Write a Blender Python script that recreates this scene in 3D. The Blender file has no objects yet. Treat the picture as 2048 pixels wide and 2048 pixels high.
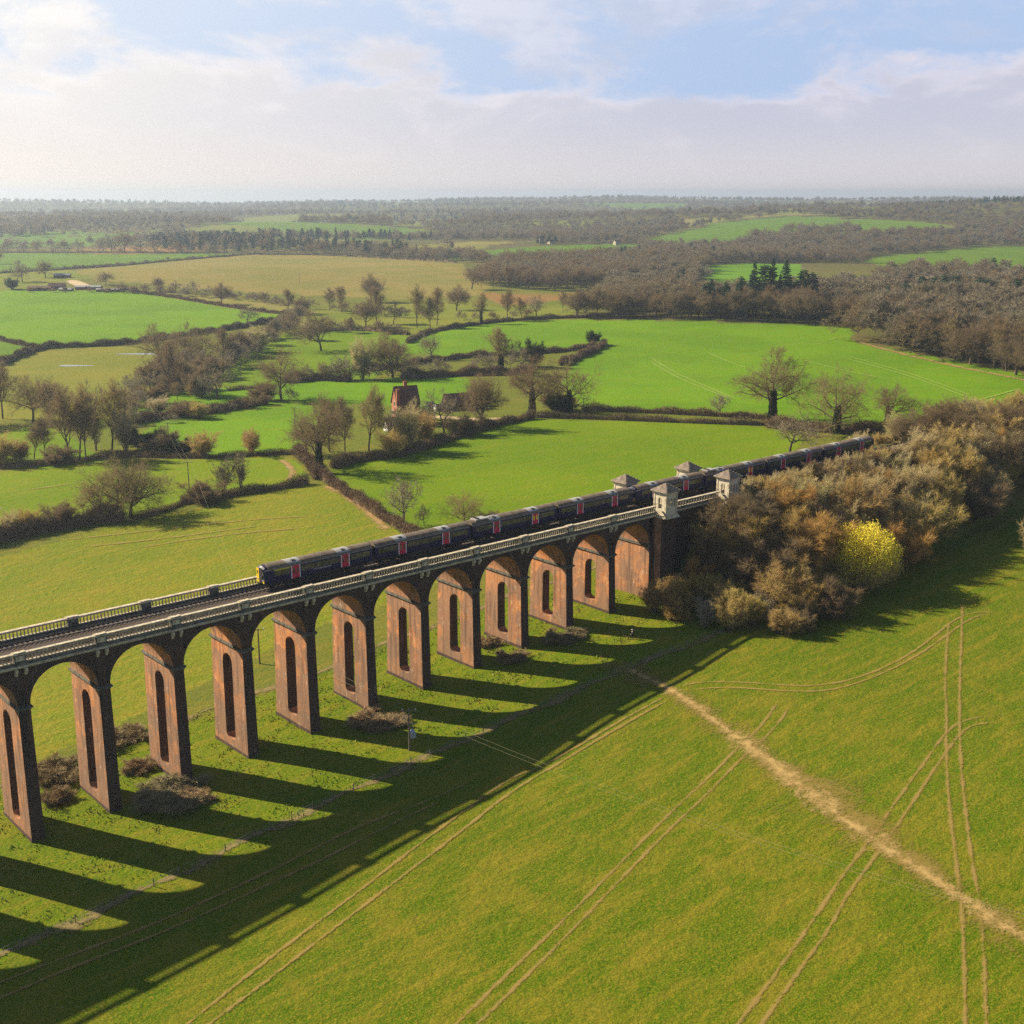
# scene script
HAZE = 1.3e-4; SUNE = 5.0; SKYK = .455; NISH = .05; EXPO = 1.2; DN = False
import bpy, bmesh, math, random
import numpy as np
from mathutils import Vector, Matrix
rnd = random.Random(7)
rng = np.random.default_rng(11)
SC = bpy.context.scene
COL = SC.collection
R = math.radians

# ------------------------------------------------------------------ camera numbers (metres; X along the viaduct, Z=0 at its coping)
CF, CP, CY = 2508.7, 0.24739, 0.71591
CAM = np.array([-51.357, -154.555, 56.516])
FW = np.array([math.sin(CY)*math.cos(CP), math.cos(CY)*math.cos(CP), -math.sin(CP)])
RT = np.array([math.cos(CY), -math.sin(CY), 0.0])
UP = np.cross(RT, FW)
S = 2048/1932.0                                   # the survey points below were read off a 1932 px wide print
HF = np.array([math.sin(CY), math.cos(CY)])       # view heading on the map
HR = np.array([math.cos(CY), -math.sin(CY)])

def sstep(a, b, x):
    t = np.clip((x-a)/(b-a), 0, 1)
    return t*t*(3-2*t)

def uv_of(x, y):
    dx = x-CAM[0]; dy = y-CAM[1]
    return dx*HR[0]+dy*HR[1], dx*HF[0]+dy*HF[1]

GX = np.array([-400, -60, -20, 10, 30, 57, 84, 107, 150, 220, 300, 420, 900])
GZ = np.array([-28.5, -28, -27, -25.8, -24.2, -22.6, -20.2, -18.3, -16.6, -13, -10, -9, -10.0])
_gx = np.arange(-400, 901, 4.0)
_gz = np.interp(_gx, GX, GZ)
_k = np.hanning(13); _k /= _k.sum()
_gz = np.convolve(np.pad(_gz, 6, mode='edge'), _k, 'valid')
HILLS = [(-330, 1200, 10, 230, 200), (-260, 1900, 17, 420, 300), (170, 760, 9, 190, 150), (60, 1400, 6, 260, 160),
         (620, 1150, 10, 260, 260), (1450, 3000, 64, 800, 700), (520, 2300, 20, 420, 420), (-900, 2600, 14, 500, 500), (-2500, 6600, 26, 1000, 800), (-900, 7300, 14, 500, 700), (500, 7400, 38, 900, 900), (1700, 7000, 22, 500, 700), (2500, 6300, 36, 700, 900), (-900, 4300, 12, 600, 500), (900, 4600, 16, 700, 500), (-1250, 3400, 24, 480, 230), (-200, 3900, 22, 600, 240), (760, 3500, 22, 480, 210), (-700, 5200, 26, 900, 300), (500, 5600, 28, 900, 340), (1600, 5000, 20, 700, 300), (-420, 2700, 12, 420, 170), (300, 3000, 14, 380, 170),
         (2600, 3600, 60, 900, 900), (-50, 2900, 10, 500, 300)]
def base_h(x, y):
    u, v = uv_of(x, y)
    near = np.interp(x, _gx, _gz)
    far = -22 + 0*x
    k = sstep(260, 620, np.hypot(u, v))
    z = near*(1-k) + far*k
    for (hu, hv, h, su, sv) in HILLS:
        z = z + h*np.exp(-((u-hu)/su)**2-((v-hv)/sv)**2)*sstep(300, 600, v)
    d = np.hypot(u, v)
    roll = np.sin(x/310+1.3)*np.cos(y/270)*3 + np.sin((x+y)/610+.6)*4 + np.sin(x/90)*np.sin(y/110+2)*.8
    z = z + roll*sstep(350, 1200, d)
    big = 20*sstep(3600, 7200, d) + (np.sin(x/1300+.5)*np.sin(y/1100)*13+np.sin(x/470)*4*np.cos(y/800))*sstep(3000, 6500, d)
    z = z + big*1.0
    z = z + .18*np.sin(x/7.3+.4*y/5)*np.sin(y/6.1)*sstep(60, 30, np.abs(y+2))
    return z
def ground_h(x, y):
    x = np.asarray(x, float); y = np.asarray(y, float)
    z = base_h(x, y)
    # railway embankment north of the last arch
    k = sstep(0, 1, (x-120)/1.0)
    dy = np.abs(y-4.9)-6.5
    slope = -1.72-np.maximum(dy, 0)/1.75-np.maximum(dy-9, 0)*.15
    endd = np.maximum(139-x, 0)
    slope = slope - np.where(x < 139, endd/1.1*np.where(dy < 0, 1, .8), 0)
    emb = np.where(x > 117, slope, -99)
    far = sstep(420, 330, x)
    emb = np.where(x > 330, emb*far + z*(1-far), emb)
    z2 = np.maximum(z, emb)
    # shallow cutting further on
    cut = (x > 150) & (np.abs(y-4.9) < 6.5) & (x < 420)
    z2 = np.where(cut, np.minimum(z2, -1.72), z2)
    return z2
def gh(x, y): return float(ground_h(np.array([x]), np.array([y]))[0])

def unproject(px, py):
    """points of the 2048 px photograph -> where that line of sight meets the ground"""
    px = np.asarray(px, float); py = np.asarray(py, float)
    d = FW[None]+RT[None]*((px-1024)/CF)[:, None]-UP[None]*((py-1024)/CF)[:, None]
    ts = np.geomspace(90, 11000, 900)
    P = CAM[None, None]+d[:, None]*ts[None, :, None]
    below = P[..., 2] < ground_h(P[..., 0], P[..., 1])
    i = np.where(below.any(1), below.argmax(1), len(ts)-1)
    lo = ts[np.maximum(i-1, 0)]; hi = ts[i]
    for _ in range(18):
        m = (lo+hi)/2; Q = CAM+d*m[:, None]
        b = Q[:, 2] < ground_h(Q[:, 0], Q[:, 1])
        hi = np.where(b, m, hi); lo = np.where(b, lo, m)
    Q = CAM+d*hi[:, None]
    Q[:, 2] = ground_h(Q[:, 0], Q[:, 1])
    return Q
def V(pts, sub=0):
    """print points (1932 px) -> ground points"""
    p = np.array(pts, float)
    if sub:
        out = []
        for a, b in zip(p[:-1], p[1:]):
            for k in range(sub): out.append(a+(b-a)*k/sub)
        out.append(p[-1]); p = np.array(out)
    return unproject(p[:, 0]*S, p[:, 1]*S)
def crop(pts, ox, oy, sc):
    """points read in a zoomed print -> print points"""
    return [((ox+x/sc)/S, (oy+y/sc)/S) for x, y in pts]
def inpoly(x, y, poly):
    c = np.zeros(x.shape, bool); n = len(poly)
    bb = (x > poly[:, 0].min()) & (x < poly[:, 0].max()) & (y > poly[:, 1].min()) & (y < poly[:, 1].max())
    xs = x[bb]; ys = y[bb]; cc = np.zeros(xs.shape, bool); j = n-1
    for i in range(n):
        xi, yi = poly[i, 0], poly[i, 1]; xj, yj = poly[j, 0], poly[j, 1]
        if yi != yj:
            cc ^= ((yi > ys) != (yj > ys)) & (xs < (xj-xi)*(ys-yi)/(yj-yi)+xi)
        j = i
    c[bb] = cc
    return c

# ------------------------------------------------------------------ materials
class NT:
    def __init__(s, name):
        s.m = bpy.data.materials.new(name); s.m.use_nodes = True
        s.t = s.m.node_tree; s.t.nodes.clear()
        s.out = s.n('ShaderNodeOutputMaterial'); s.b = s.n('ShaderNodeBsdfPrincipled')
        s.l(s.b.outputs[0], s.out.inputs[0])
        s.b.inputs['Specular IOR Level'].default_value = .25
    def n(s, t, **kw):
        x = s.t.nodes.new(t)
        for k, v in kw.items(): setattr(x, k, v)
        return x
    def l(s, a, b): s.t.links.new(a, b)
    def coord(s, kind='Object', scale=(1, 1, 1), rot=0):
        tc = s.n('ShaderNodeTexCoord'); mp = s.n('ShaderNodeMapping')
        mp.inputs['Scale'].default_value = scale; mp.inputs['Rotation'].default_value = (0, 0, rot)
        s.l(tc.outputs[kind], mp.inputs[0]); return mp.outputs[0]
    def noise(s, scale, detail=4, rough=.6, vec=None, dist=0):
        x = s.n('ShaderNodeTexNoise'); x.inputs['Scale'].default_value = scale
        x.inputs['Detail'].default_value = detail; x.inputs['Roughness'].default_value = rough
        x.inputs['Distortion'].default_value = dist
        if vec is None: vec = s.coord()
        s.l(vec, x.inputs['Vector']); return x.outputs[0]
    def ramp(s, f, a, b, ca=0, cb=1):
        x = s.n('ShaderNodeMapRange'); x.clamp = True; x.interpolation_type = 'SMOOTHSTEP'
        for i, v in zip((1, 2, 3, 4), (a, b, ca, cb)): x.inputs[i].default_value = v
        s.l(f, x.inputs[0]); return x.outputs[0]
    def mix(s, f, a, b, mode='MIX'):
        x = s.n('ShaderNodeMix', data_type='RGBA', blend_type=mode)
        if isinstance(f, (int, float)): x.inputs[0].default_value = f
        else: s.l(f, x.inputs[0])
        for i, v in ((6, a), (7, b)):
            if isinstance(v, (tuple, list)): x.inputs[i].default_value = (*v[:3], 1)
            else: s.l(v, x.inputs[i])
        return x.outputs[2]
    def math(s, op, a, b=0.0):
        x = s.n('ShaderNodeMath', operation=op)
        for i, v in ((0, a), (1, b)):
            if isinstance(v, (int, float)): x.inputs[i].default_value = v
            else: s.l(v, x.inputs[i])
        return x.outputs[0]
    def attr(s, name):
        x = s.n('ShaderNodeAttribute'); x.attribute_name = name; return x
    def rand(s): return s.n('ShaderNodeObjectInfo').outputs['Random']
    def base(s, c, rough=.85, bump=None, dist=.05, strength=1):
        if isinstance(c, (tuple, list)): s.b.inputs['Base Color'].default_value = (*c[:3], 1)
        else: s.l(c, s.b.inputs['Base Color'])
        s.b.inputs['Roughness'].default_value = rough
        if bump is not None:
            x = s.n('ShaderNodeBump'); x.inputs['Distance'].default_value = dist; x.inputs['Strength'].default_value = strength
            s.l(bump, x.inputs['Height']); s.l(x.outputs[0], s.b.inputs['Normal'])
        return s.m
def simple(name, c, c2=None, scale=3, rough=.8, metal=0, vec=None, spec=.25):
    t = NT(name)
    if c2 is not None: c = t.mix(t.ramp(t.noise(scale), .35, .65), c, c2)
    t.base(c, rough); t.b.inputs['Metallic'].default_value = metal; t.b.inputs['Specular IOR Level'].default_value = spec
    return t.m
M = {}
def brick(name, A, B, C, soot):
    t = NT(name); gpos = t.n('ShaderNodeNewGeometry').outputs['Position']
    def wc(scale=(1, 1, 1)):
        mp = t.n('ShaderNodeMapping'); mp.inputs['Scale'].default_value = scale; t.l(gpos, mp.inputs[0]); return mp.outputs[0]
    co = wc()
    big = t.noise(.22, 5, .65, co); mid = t.noise(1.3, 6, .7, co); fine = t.noise(9, 3, .7, co)
    st = t.noise(.9, 4, .6, wc((1.6, 1.6, .12)))
    c = t.mix(t.ramp(big, .42, .58), A, B)
    c = t.mix(t.ramp(mid, .52, .66), c, C)
    c = t.mix(t.ramp(fine, .3, .75, 0, .55), c, (.16, .08, .05))
    blotch = t.noise(.33, 3, .5, wc((1, 1, .8)), .3)
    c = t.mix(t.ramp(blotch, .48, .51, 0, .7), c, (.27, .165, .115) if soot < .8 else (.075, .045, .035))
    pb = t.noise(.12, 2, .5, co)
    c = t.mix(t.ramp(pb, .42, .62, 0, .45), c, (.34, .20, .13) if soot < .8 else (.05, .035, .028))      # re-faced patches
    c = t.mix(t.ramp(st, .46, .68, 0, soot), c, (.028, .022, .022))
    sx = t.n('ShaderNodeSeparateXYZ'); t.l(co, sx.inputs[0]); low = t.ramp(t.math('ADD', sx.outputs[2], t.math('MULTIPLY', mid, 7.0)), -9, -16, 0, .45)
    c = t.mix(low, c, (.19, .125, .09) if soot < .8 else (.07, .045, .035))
    w = t.noise(1.1, 5, .75, wc((1.5, 1.5, .45)))
    c = t.mix(t.ramp(w, .60, .69, 0, .75 if soot < .8 else .25), c, (.66, .55, .46))             # lime bloom
    br = t.n('ShaderNodeTexBrick'); br.inputs['Scale'].default_value = 1
    br.inputs['Brick Width'].default_value = .24; br.inputs['Row Height'].default_value = .085; br.inputs['Mortar Size'].default_value = .008
    br.inputs['Color1'].default_value = (1, 1, 1, 1); br.inputs['Color2'].default_value = (.78, .74, .7, 1); br.inputs['Mortar'].default_value = (.75, .72, .66, 1)
    sw = t.n('ShaderNodeSeparateXYZ'); t.l(co, sw.inputs[0]); cb = t.n('ShaderNodeCombineXYZ')
    t.l(t.math('ADD', sw.outputs[0], sw.outputs[1]), cb.inputs[0]); t.l(sw.outputs[2], cb.inputs[1]); t.l(cb.outputs[0], br.inputs['Vector'])
    c = t.mix(.8, c, br.outputs[0], 'MULTIPLY')
    return t.base(c, .9, fine, .04)
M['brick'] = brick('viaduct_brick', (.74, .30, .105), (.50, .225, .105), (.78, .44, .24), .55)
M['brick_dark'] = brick('sooty_shaded_brick', (.085, .048, .034), (.05, .034, .028), (.14, .065, .04), .85)  # near-face brick: soot and the shade there are both put into the colour
def stone(name, a, b, dark, amt):
    t = NT(name); c = t.mix(t.ramp(t.noise(1.2, 5), .35, .65), a, b)
    c = t.mix(t.ramp(t.noise(2.6, 6, .75), .46, .62, 0, amt), c, dark)
    c = t.mix(t.ramp(t.noise(.6, 4, .7), .5, .7, 0, amt*.8), c, dark)
    return t.base(c, .9, t.noise(14, 3), .02)
M['stone'] = stone('limestone', (.58, .50, .36), (.45, .38, .27), (.08, .075, .06), .6)
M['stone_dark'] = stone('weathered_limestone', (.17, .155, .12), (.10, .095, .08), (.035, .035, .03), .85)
M['stone_pale'] = stone('pale_limestone', (.62, .55, .42), (.52, .45, .33), (.14, .12, .09), .3)
M['slate'] = stone('pavilion_roof_stone', (.27, .215, .165), (.18, .145, .115), (.06, .05, .045), .5)
t = NT('ballast'); M['ballast'] = t.base(t.mix(t.ramp(t.noise(6, 6, .8), .35, .65), (.035, .024, .019), (.085, .058, .042)), .95, t.noise(9, 4), .08)
M['rail'] = simple('rail_steel', (.10, .075, .06), (.2, .17, .15), 2, .45, .6)
M['railtop'] = simple('polished_rail', (.35, .34, .33), rough=.25, metal=.9)
M['sleeper'] = simple('sleeper', (.07, .055, .045), (.12, .10, .085), 3)
M['indigo'] = simple('indigo_paint', (.006, .007, .04), (.008, .009, .05), 2, .5, spec=.25)
M['pink'] = simple('magenta_door_paint', (.50, .004, .06), rough=.4, spec=.4)
M['doorwhite'] = simple('white_door_edge', (.68, .66, .66), rough=.5)
M['yellow'] = simple('warning_yellow', (.78, .50, .01), rough=.45)
M['stripe'] = simple('yellow_green_stripe', (.50, .48, .02), rough=.5)
M['glass'] = simple('carriage_glass', (.008, .013, .010), (.085, .105, .05), 1.4, .2, spec=.35)  # lighter greenish blotches paint reflections into the glass colour
M['roofgrey'] = simple('train_roof', (.11, .08, .055), (.17, .13, .09), .9, .6)
M['rooflight'] = simple('roof_unit_grey', (.36, .35, .34), (.26, .25, .24), 3, .55)
M['black'] = simple('black_underframe', (.012, .012, .014), (.03, .027, .025), 2, .7)
M['wood'] = simple('weathered_pole_wood', (.10, .075, .055), (.2, .16, .12), 4)
M['metal'] = simple('galvanised_metal', (.30, .34, .42), (.42, .45, .52), 6, .5, .3)
M['wire'] = simple('overhead_wire', (.30, .27, .16), rough=.7)
M['white'] = simple('white_paint', (.75, .73, .70), (.6, .58, .55), 2)
M['tile'] = simple('clay_roof_tile', (.10, .05, .04), (.17, .085, .06), 1.5)
M['housebrick'] = simple('farm_brick', (.33, .12, .06), (.24, .09, .05), 1.2)
M['sheet'] = simple('corrugated_sheet', (.22, .22, .23), (.3, .29, .28), .6, .6)
M['blue'] = simple('blue_sheet', (.04, .09, .17), rough=.5)
M['winglass'] = simple('window_glass', (.03, .035, .04), rough=.1, spec=.8)

def bark(name, a, b, c, tr=0):
    t = NT(name); r = t.rand()
    col = t.mix(t.ramp(r, .0, .55), a, b); col = t.mix(t.ramp(r, .55, 1.0), col, c)
    return t.base(col, .95)
M['bark'] = bark('tree_bark', (.085, .062, .042), (.11, .082, .055), (.075, .06, .045))
M['twig'] = bark('bare_twigs', (.19, .145, .08), (.23, .17, .09), (.20, .14, .078))
M['twig_far'] = bark('far_twigs', (.20, .175, .12), (.25, .21, .135), (.21, .175, .12))
M['twig_olive'] = bark('olive_twigs', (.46, .37, .115), (.52, .39, .14), (.40, .27, .11))
M['twig_gold'] = bark('russet_twigs', (.44, .31, .09), (.42, .30, .10), (.48, .29, .09))
M['twig_pale'] = bark('pale_twigs', (.52, .44, .25), (.48, .38, .19), (.46, .41, .19))
M['twig_olive_tree'] = bark('olive_tree_twigs', (.25, .20, .09), (.29, .22, .10), (.23, .165, .085))
M['twig_pale_tree'] = bark('pale_tree_twigs', (.30, .255, .18), (.27, .22, .14), (.27, .24, .15))
M['hedge'] = bark('hedge_twigs', (.16, .105, .062), (.19, .125, .07), (.155, .12, .065))
M['bramble'] = bark('bramble', (.30, .20, .10), (.24, .20, .10), (.33, .22, .11))
M['needle'] = bark('conifer_needles', (.03, .078, .036), (.042, .09, .045), (.032, .068, .04))
M['ivy'] = bark('ivy_leaves', (.025, .045, .012), (.035, .055, .018), (.03, .045, .015))
M['catkin'] = bark('yellow_catkins', (.84, .73, .07), (.84, .73, .07), (.84, .73, .07))
def translucent(name, amt):
    m = M[name]; nt = m.node_tree; b = next(n for n in nt.nodes if n.type == 'BSDF_PRINCIPLED'); o = next(n for n in nt.nodes if n.type == 'OUTPUT_MATERIAL')
    tr = nt.nodes.new('ShaderNodeBsdfTranslucent'); mx = nt.nodes.new('ShaderNodeMixShader'); mx.inputs[0].default_value = amt
    nt.links.new(b.inputs['Base Color'].links[0].from_socket, tr.inputs[0]); nt.links.new(b.outputs[0], mx.inputs[1]); nt.links.new(tr.outputs[0], mx.inputs[2]); nt.links.new(mx.outputs[0], o.inputs[0])
translucent('catkin', .5); translucent('ivy', .3)
for _n in ('twig_olive', 'twig_pale', 'twig_gold', 'twig', 'twig_far', 'twig_olive_tree'): translucent(_n, .35)

# ------------------------------------------------------------------ objects
def link(name, me, parent=None, mats=(), loc=None):
    o = bpy.data.objects.new(name, me); COL.objects.link(o)
    for m in mats: me.materials.append(M[m] if isinstance(m, str) else m)
    if parent is not None: o.parent = parent
    if loc is not None: o.location = loc
    return o
def tag(o, label=None, cat=None, group=None, kind=None):
    if label: o['label'] = label
    if cat: o['category'] = cat
    if group: o['group'] = group
    if kind: o['kind'] = kind
    return o
def empty(name, loc=(0, 0, 0), rz=0, parent=None):
    o = bpy.data.objects.new(name, None); COL.objects.link(o); o.location = loc; o.rotation_euler = (0, 0, rz)
    o.empty_display_size = .5
    if parent is not None: o.parent = parent
    return o
def dup(o, parent=None):
    c = o.copy(); COL.objects.link(c)
    if parent is not None:
        c.parent = parent
    for ch in list(o.children): dup(ch, c)
    return c
class MB:
    """collects boxes, prisms, tubes and loose triangles into one mesh"""
    def __init__(s): s.v = []; s.f = []; s.mi = []
    def add(s, vs, fs, mi=0):
        k = len(s.v); s.v += [tuple(map(float, v)) for v in vs]; s.f += [tuple(k+i for i in f) for f in fs]; s.mi += [mi]*len(fs); return s
    def box(s, x0, x1, y0, y1, z0, z1, mi=0, top=None):
        tx = top if top else 0
        vs = [(x0, y0, z0), (x1, y0, z0), (x1, y1, z0), (x0, y1, z0), (x0+tx, y0+tx, z1), (x1-tx, y0+tx, z1), (x1-tx, y1-tx, z1), (x0+tx, y1-tx, z1)]
        return s.add(vs, [(0, 3, 2, 1), (4, 5, 6, 7), (0, 1, 5, 4), (1, 2, 6, 5), (2, 3, 7, 6), (3, 0, 4, 7)], mi)
    def tube(s, p0, p1, r0, r1=None, k=6, mi=0, cap=True):
        r1 = r0 if r1 is None else r1
        p0 = Vector(p0); p1 = Vector(p1); d = (p1-p0).normalized()
        a = d.orthogonal().normalized(); b = d.cross(a)
        vs = []
        for p, r in ((p0, r0), (p1, r1)):
            for i in range(k):
                t = 2*math.pi*i/k; vs.append(p+(a*math.cos(t)+b*math.sin(t))*r)
        fs = [(i, (i+1) % k, k+(i+1) % k, k+i) for i in range(k)]
        if cap: fs += [tuple(range(k-1, -1, -1)), tuple(range(k, 2*k))]
        return s.add(vs, fs, mi)
    def lathe(s, c, prof, k=8, mi=0):
        vs = []; fs = []
        for z, r in prof:
            for i in range(k): vs.append((c[0]+r*math.cos(2*math.pi*i/k), c[1]+r*math.sin(2*math.pi*i/k), c[2]+z))
        for j in range(len(prof)-1):
            for i in range(k): fs.append((j*k+i, j*k+(i+1) % k, (j+1)*k+(i+1) % k, (j+1)*k+i))
        fs += [tuple(range(k-1, -1, -1)), tuple((len(prof)-1)*k+i for i in range(k))]
        return s.add(vs, fs, mi)
    def prism(s, poly, axis, a, b, mi=0):
        """poly in the plane across `axis`, extruded from a to b; axis 'x': (y,z), 'y': (x,z), 'z': (x,y)"""
        n = len(poly)
        def P(q, t): return {'x': (t, q[0], q[1]), 'y': (q[0], t, q[1]), 'z': (q[0], q[1], t)}[axis]
        vs = [P(q, a) for q in poly]+[P(q, b) for q in poly]
        fs = [tuple(range(n-1, -1, -1)), tuple(range(n, 2*n))]+[(i, (i+1) % n, n+(i+1) % n, n+i) for i in range(n)]
        return s.add(vs, fs, mi)
    def mesh(s, name, fix=True):
        me = bpy.data.meshes.new(name); me.from_pydata(s.v, [], s.f); me.polygons.foreach_set('material_index', s.mi); me.update()
        if fix:
            bm = bmesh.new(); bm.from_mesh(me); bmesh.ops.recalc_face_normals(bm, faces=bm.faces); bm.to_mesh(me); bm.free()
        return me
    def build(s, name, mats, parent=None, loc=None, smooth=False):
        me = s.mesh(name)
        if smooth: me.shade_smooth()
        return link(name, me, parent, mats if isinstance(mats, (list, tuple)) else (mats,), loc)
def plate(outer, holes, axis, a, b):
    """flat panel with holes, given thickness; bmesh returned as mesh"""
    bm = bmesh.new(); edges = []
    def P(q, t): return {'x': (t, q[0], q[1]), 'y': (q[0], t, q[1])}[axis]
    for loop in [outer]+holes:
        vs = [bm.verts.new(P(q, a)) for q in loop]
        for i in range(len(vs)): edges.append(bm.edges.new((vs[i], vs[(i+1) % len(vs)])))
    bmesh.ops.triangle_fill(bm, edges=edges, use_beauty=True)
    r = bmesh.ops.extrude_face_region(bm, geom=list(bm.faces))
    d = b-a
    for v in [g for g in r['geom'] if isinstance(g, bmesh.types.BMVert)]:
        if axis == 'x': v.co.x += d
        else: v.co.y += d
    bmesh.ops.recalc_face_normals(bm, faces=bm.faces)
    return bm
def bm_obj(bm, name, mats, parent=None, loc=None):
    me = bpy.data.meshes.new(name); bm.to_mesh(me); bm.free()
    return link(name, me, parent, mats, loc)
def np_mesh(name, verts, faces, mi=None, k=4):
    me = bpy.data.meshes.new(name)
    verts = np.asarray(verts, np.float32); faces = np.asarray(faces, np.int32)
    me.vertices.add(len(verts)); me.vertices.foreach_set('co', verts.ravel())
    me.loops.add(faces.size); me.loops.foreach_set('vertex_index', faces.ravel())
    me.polygons.add(len(faces)); me.polygons.foreach_set('loop_start', np.arange(0, faces.size, faces.shape[1], dtype=np.int32))
    if mi is not None: me.polygons.foreach_set('material_index', np.asarray(mi, np.int32))
    me.update(calc_edges=True)
    return me
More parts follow.
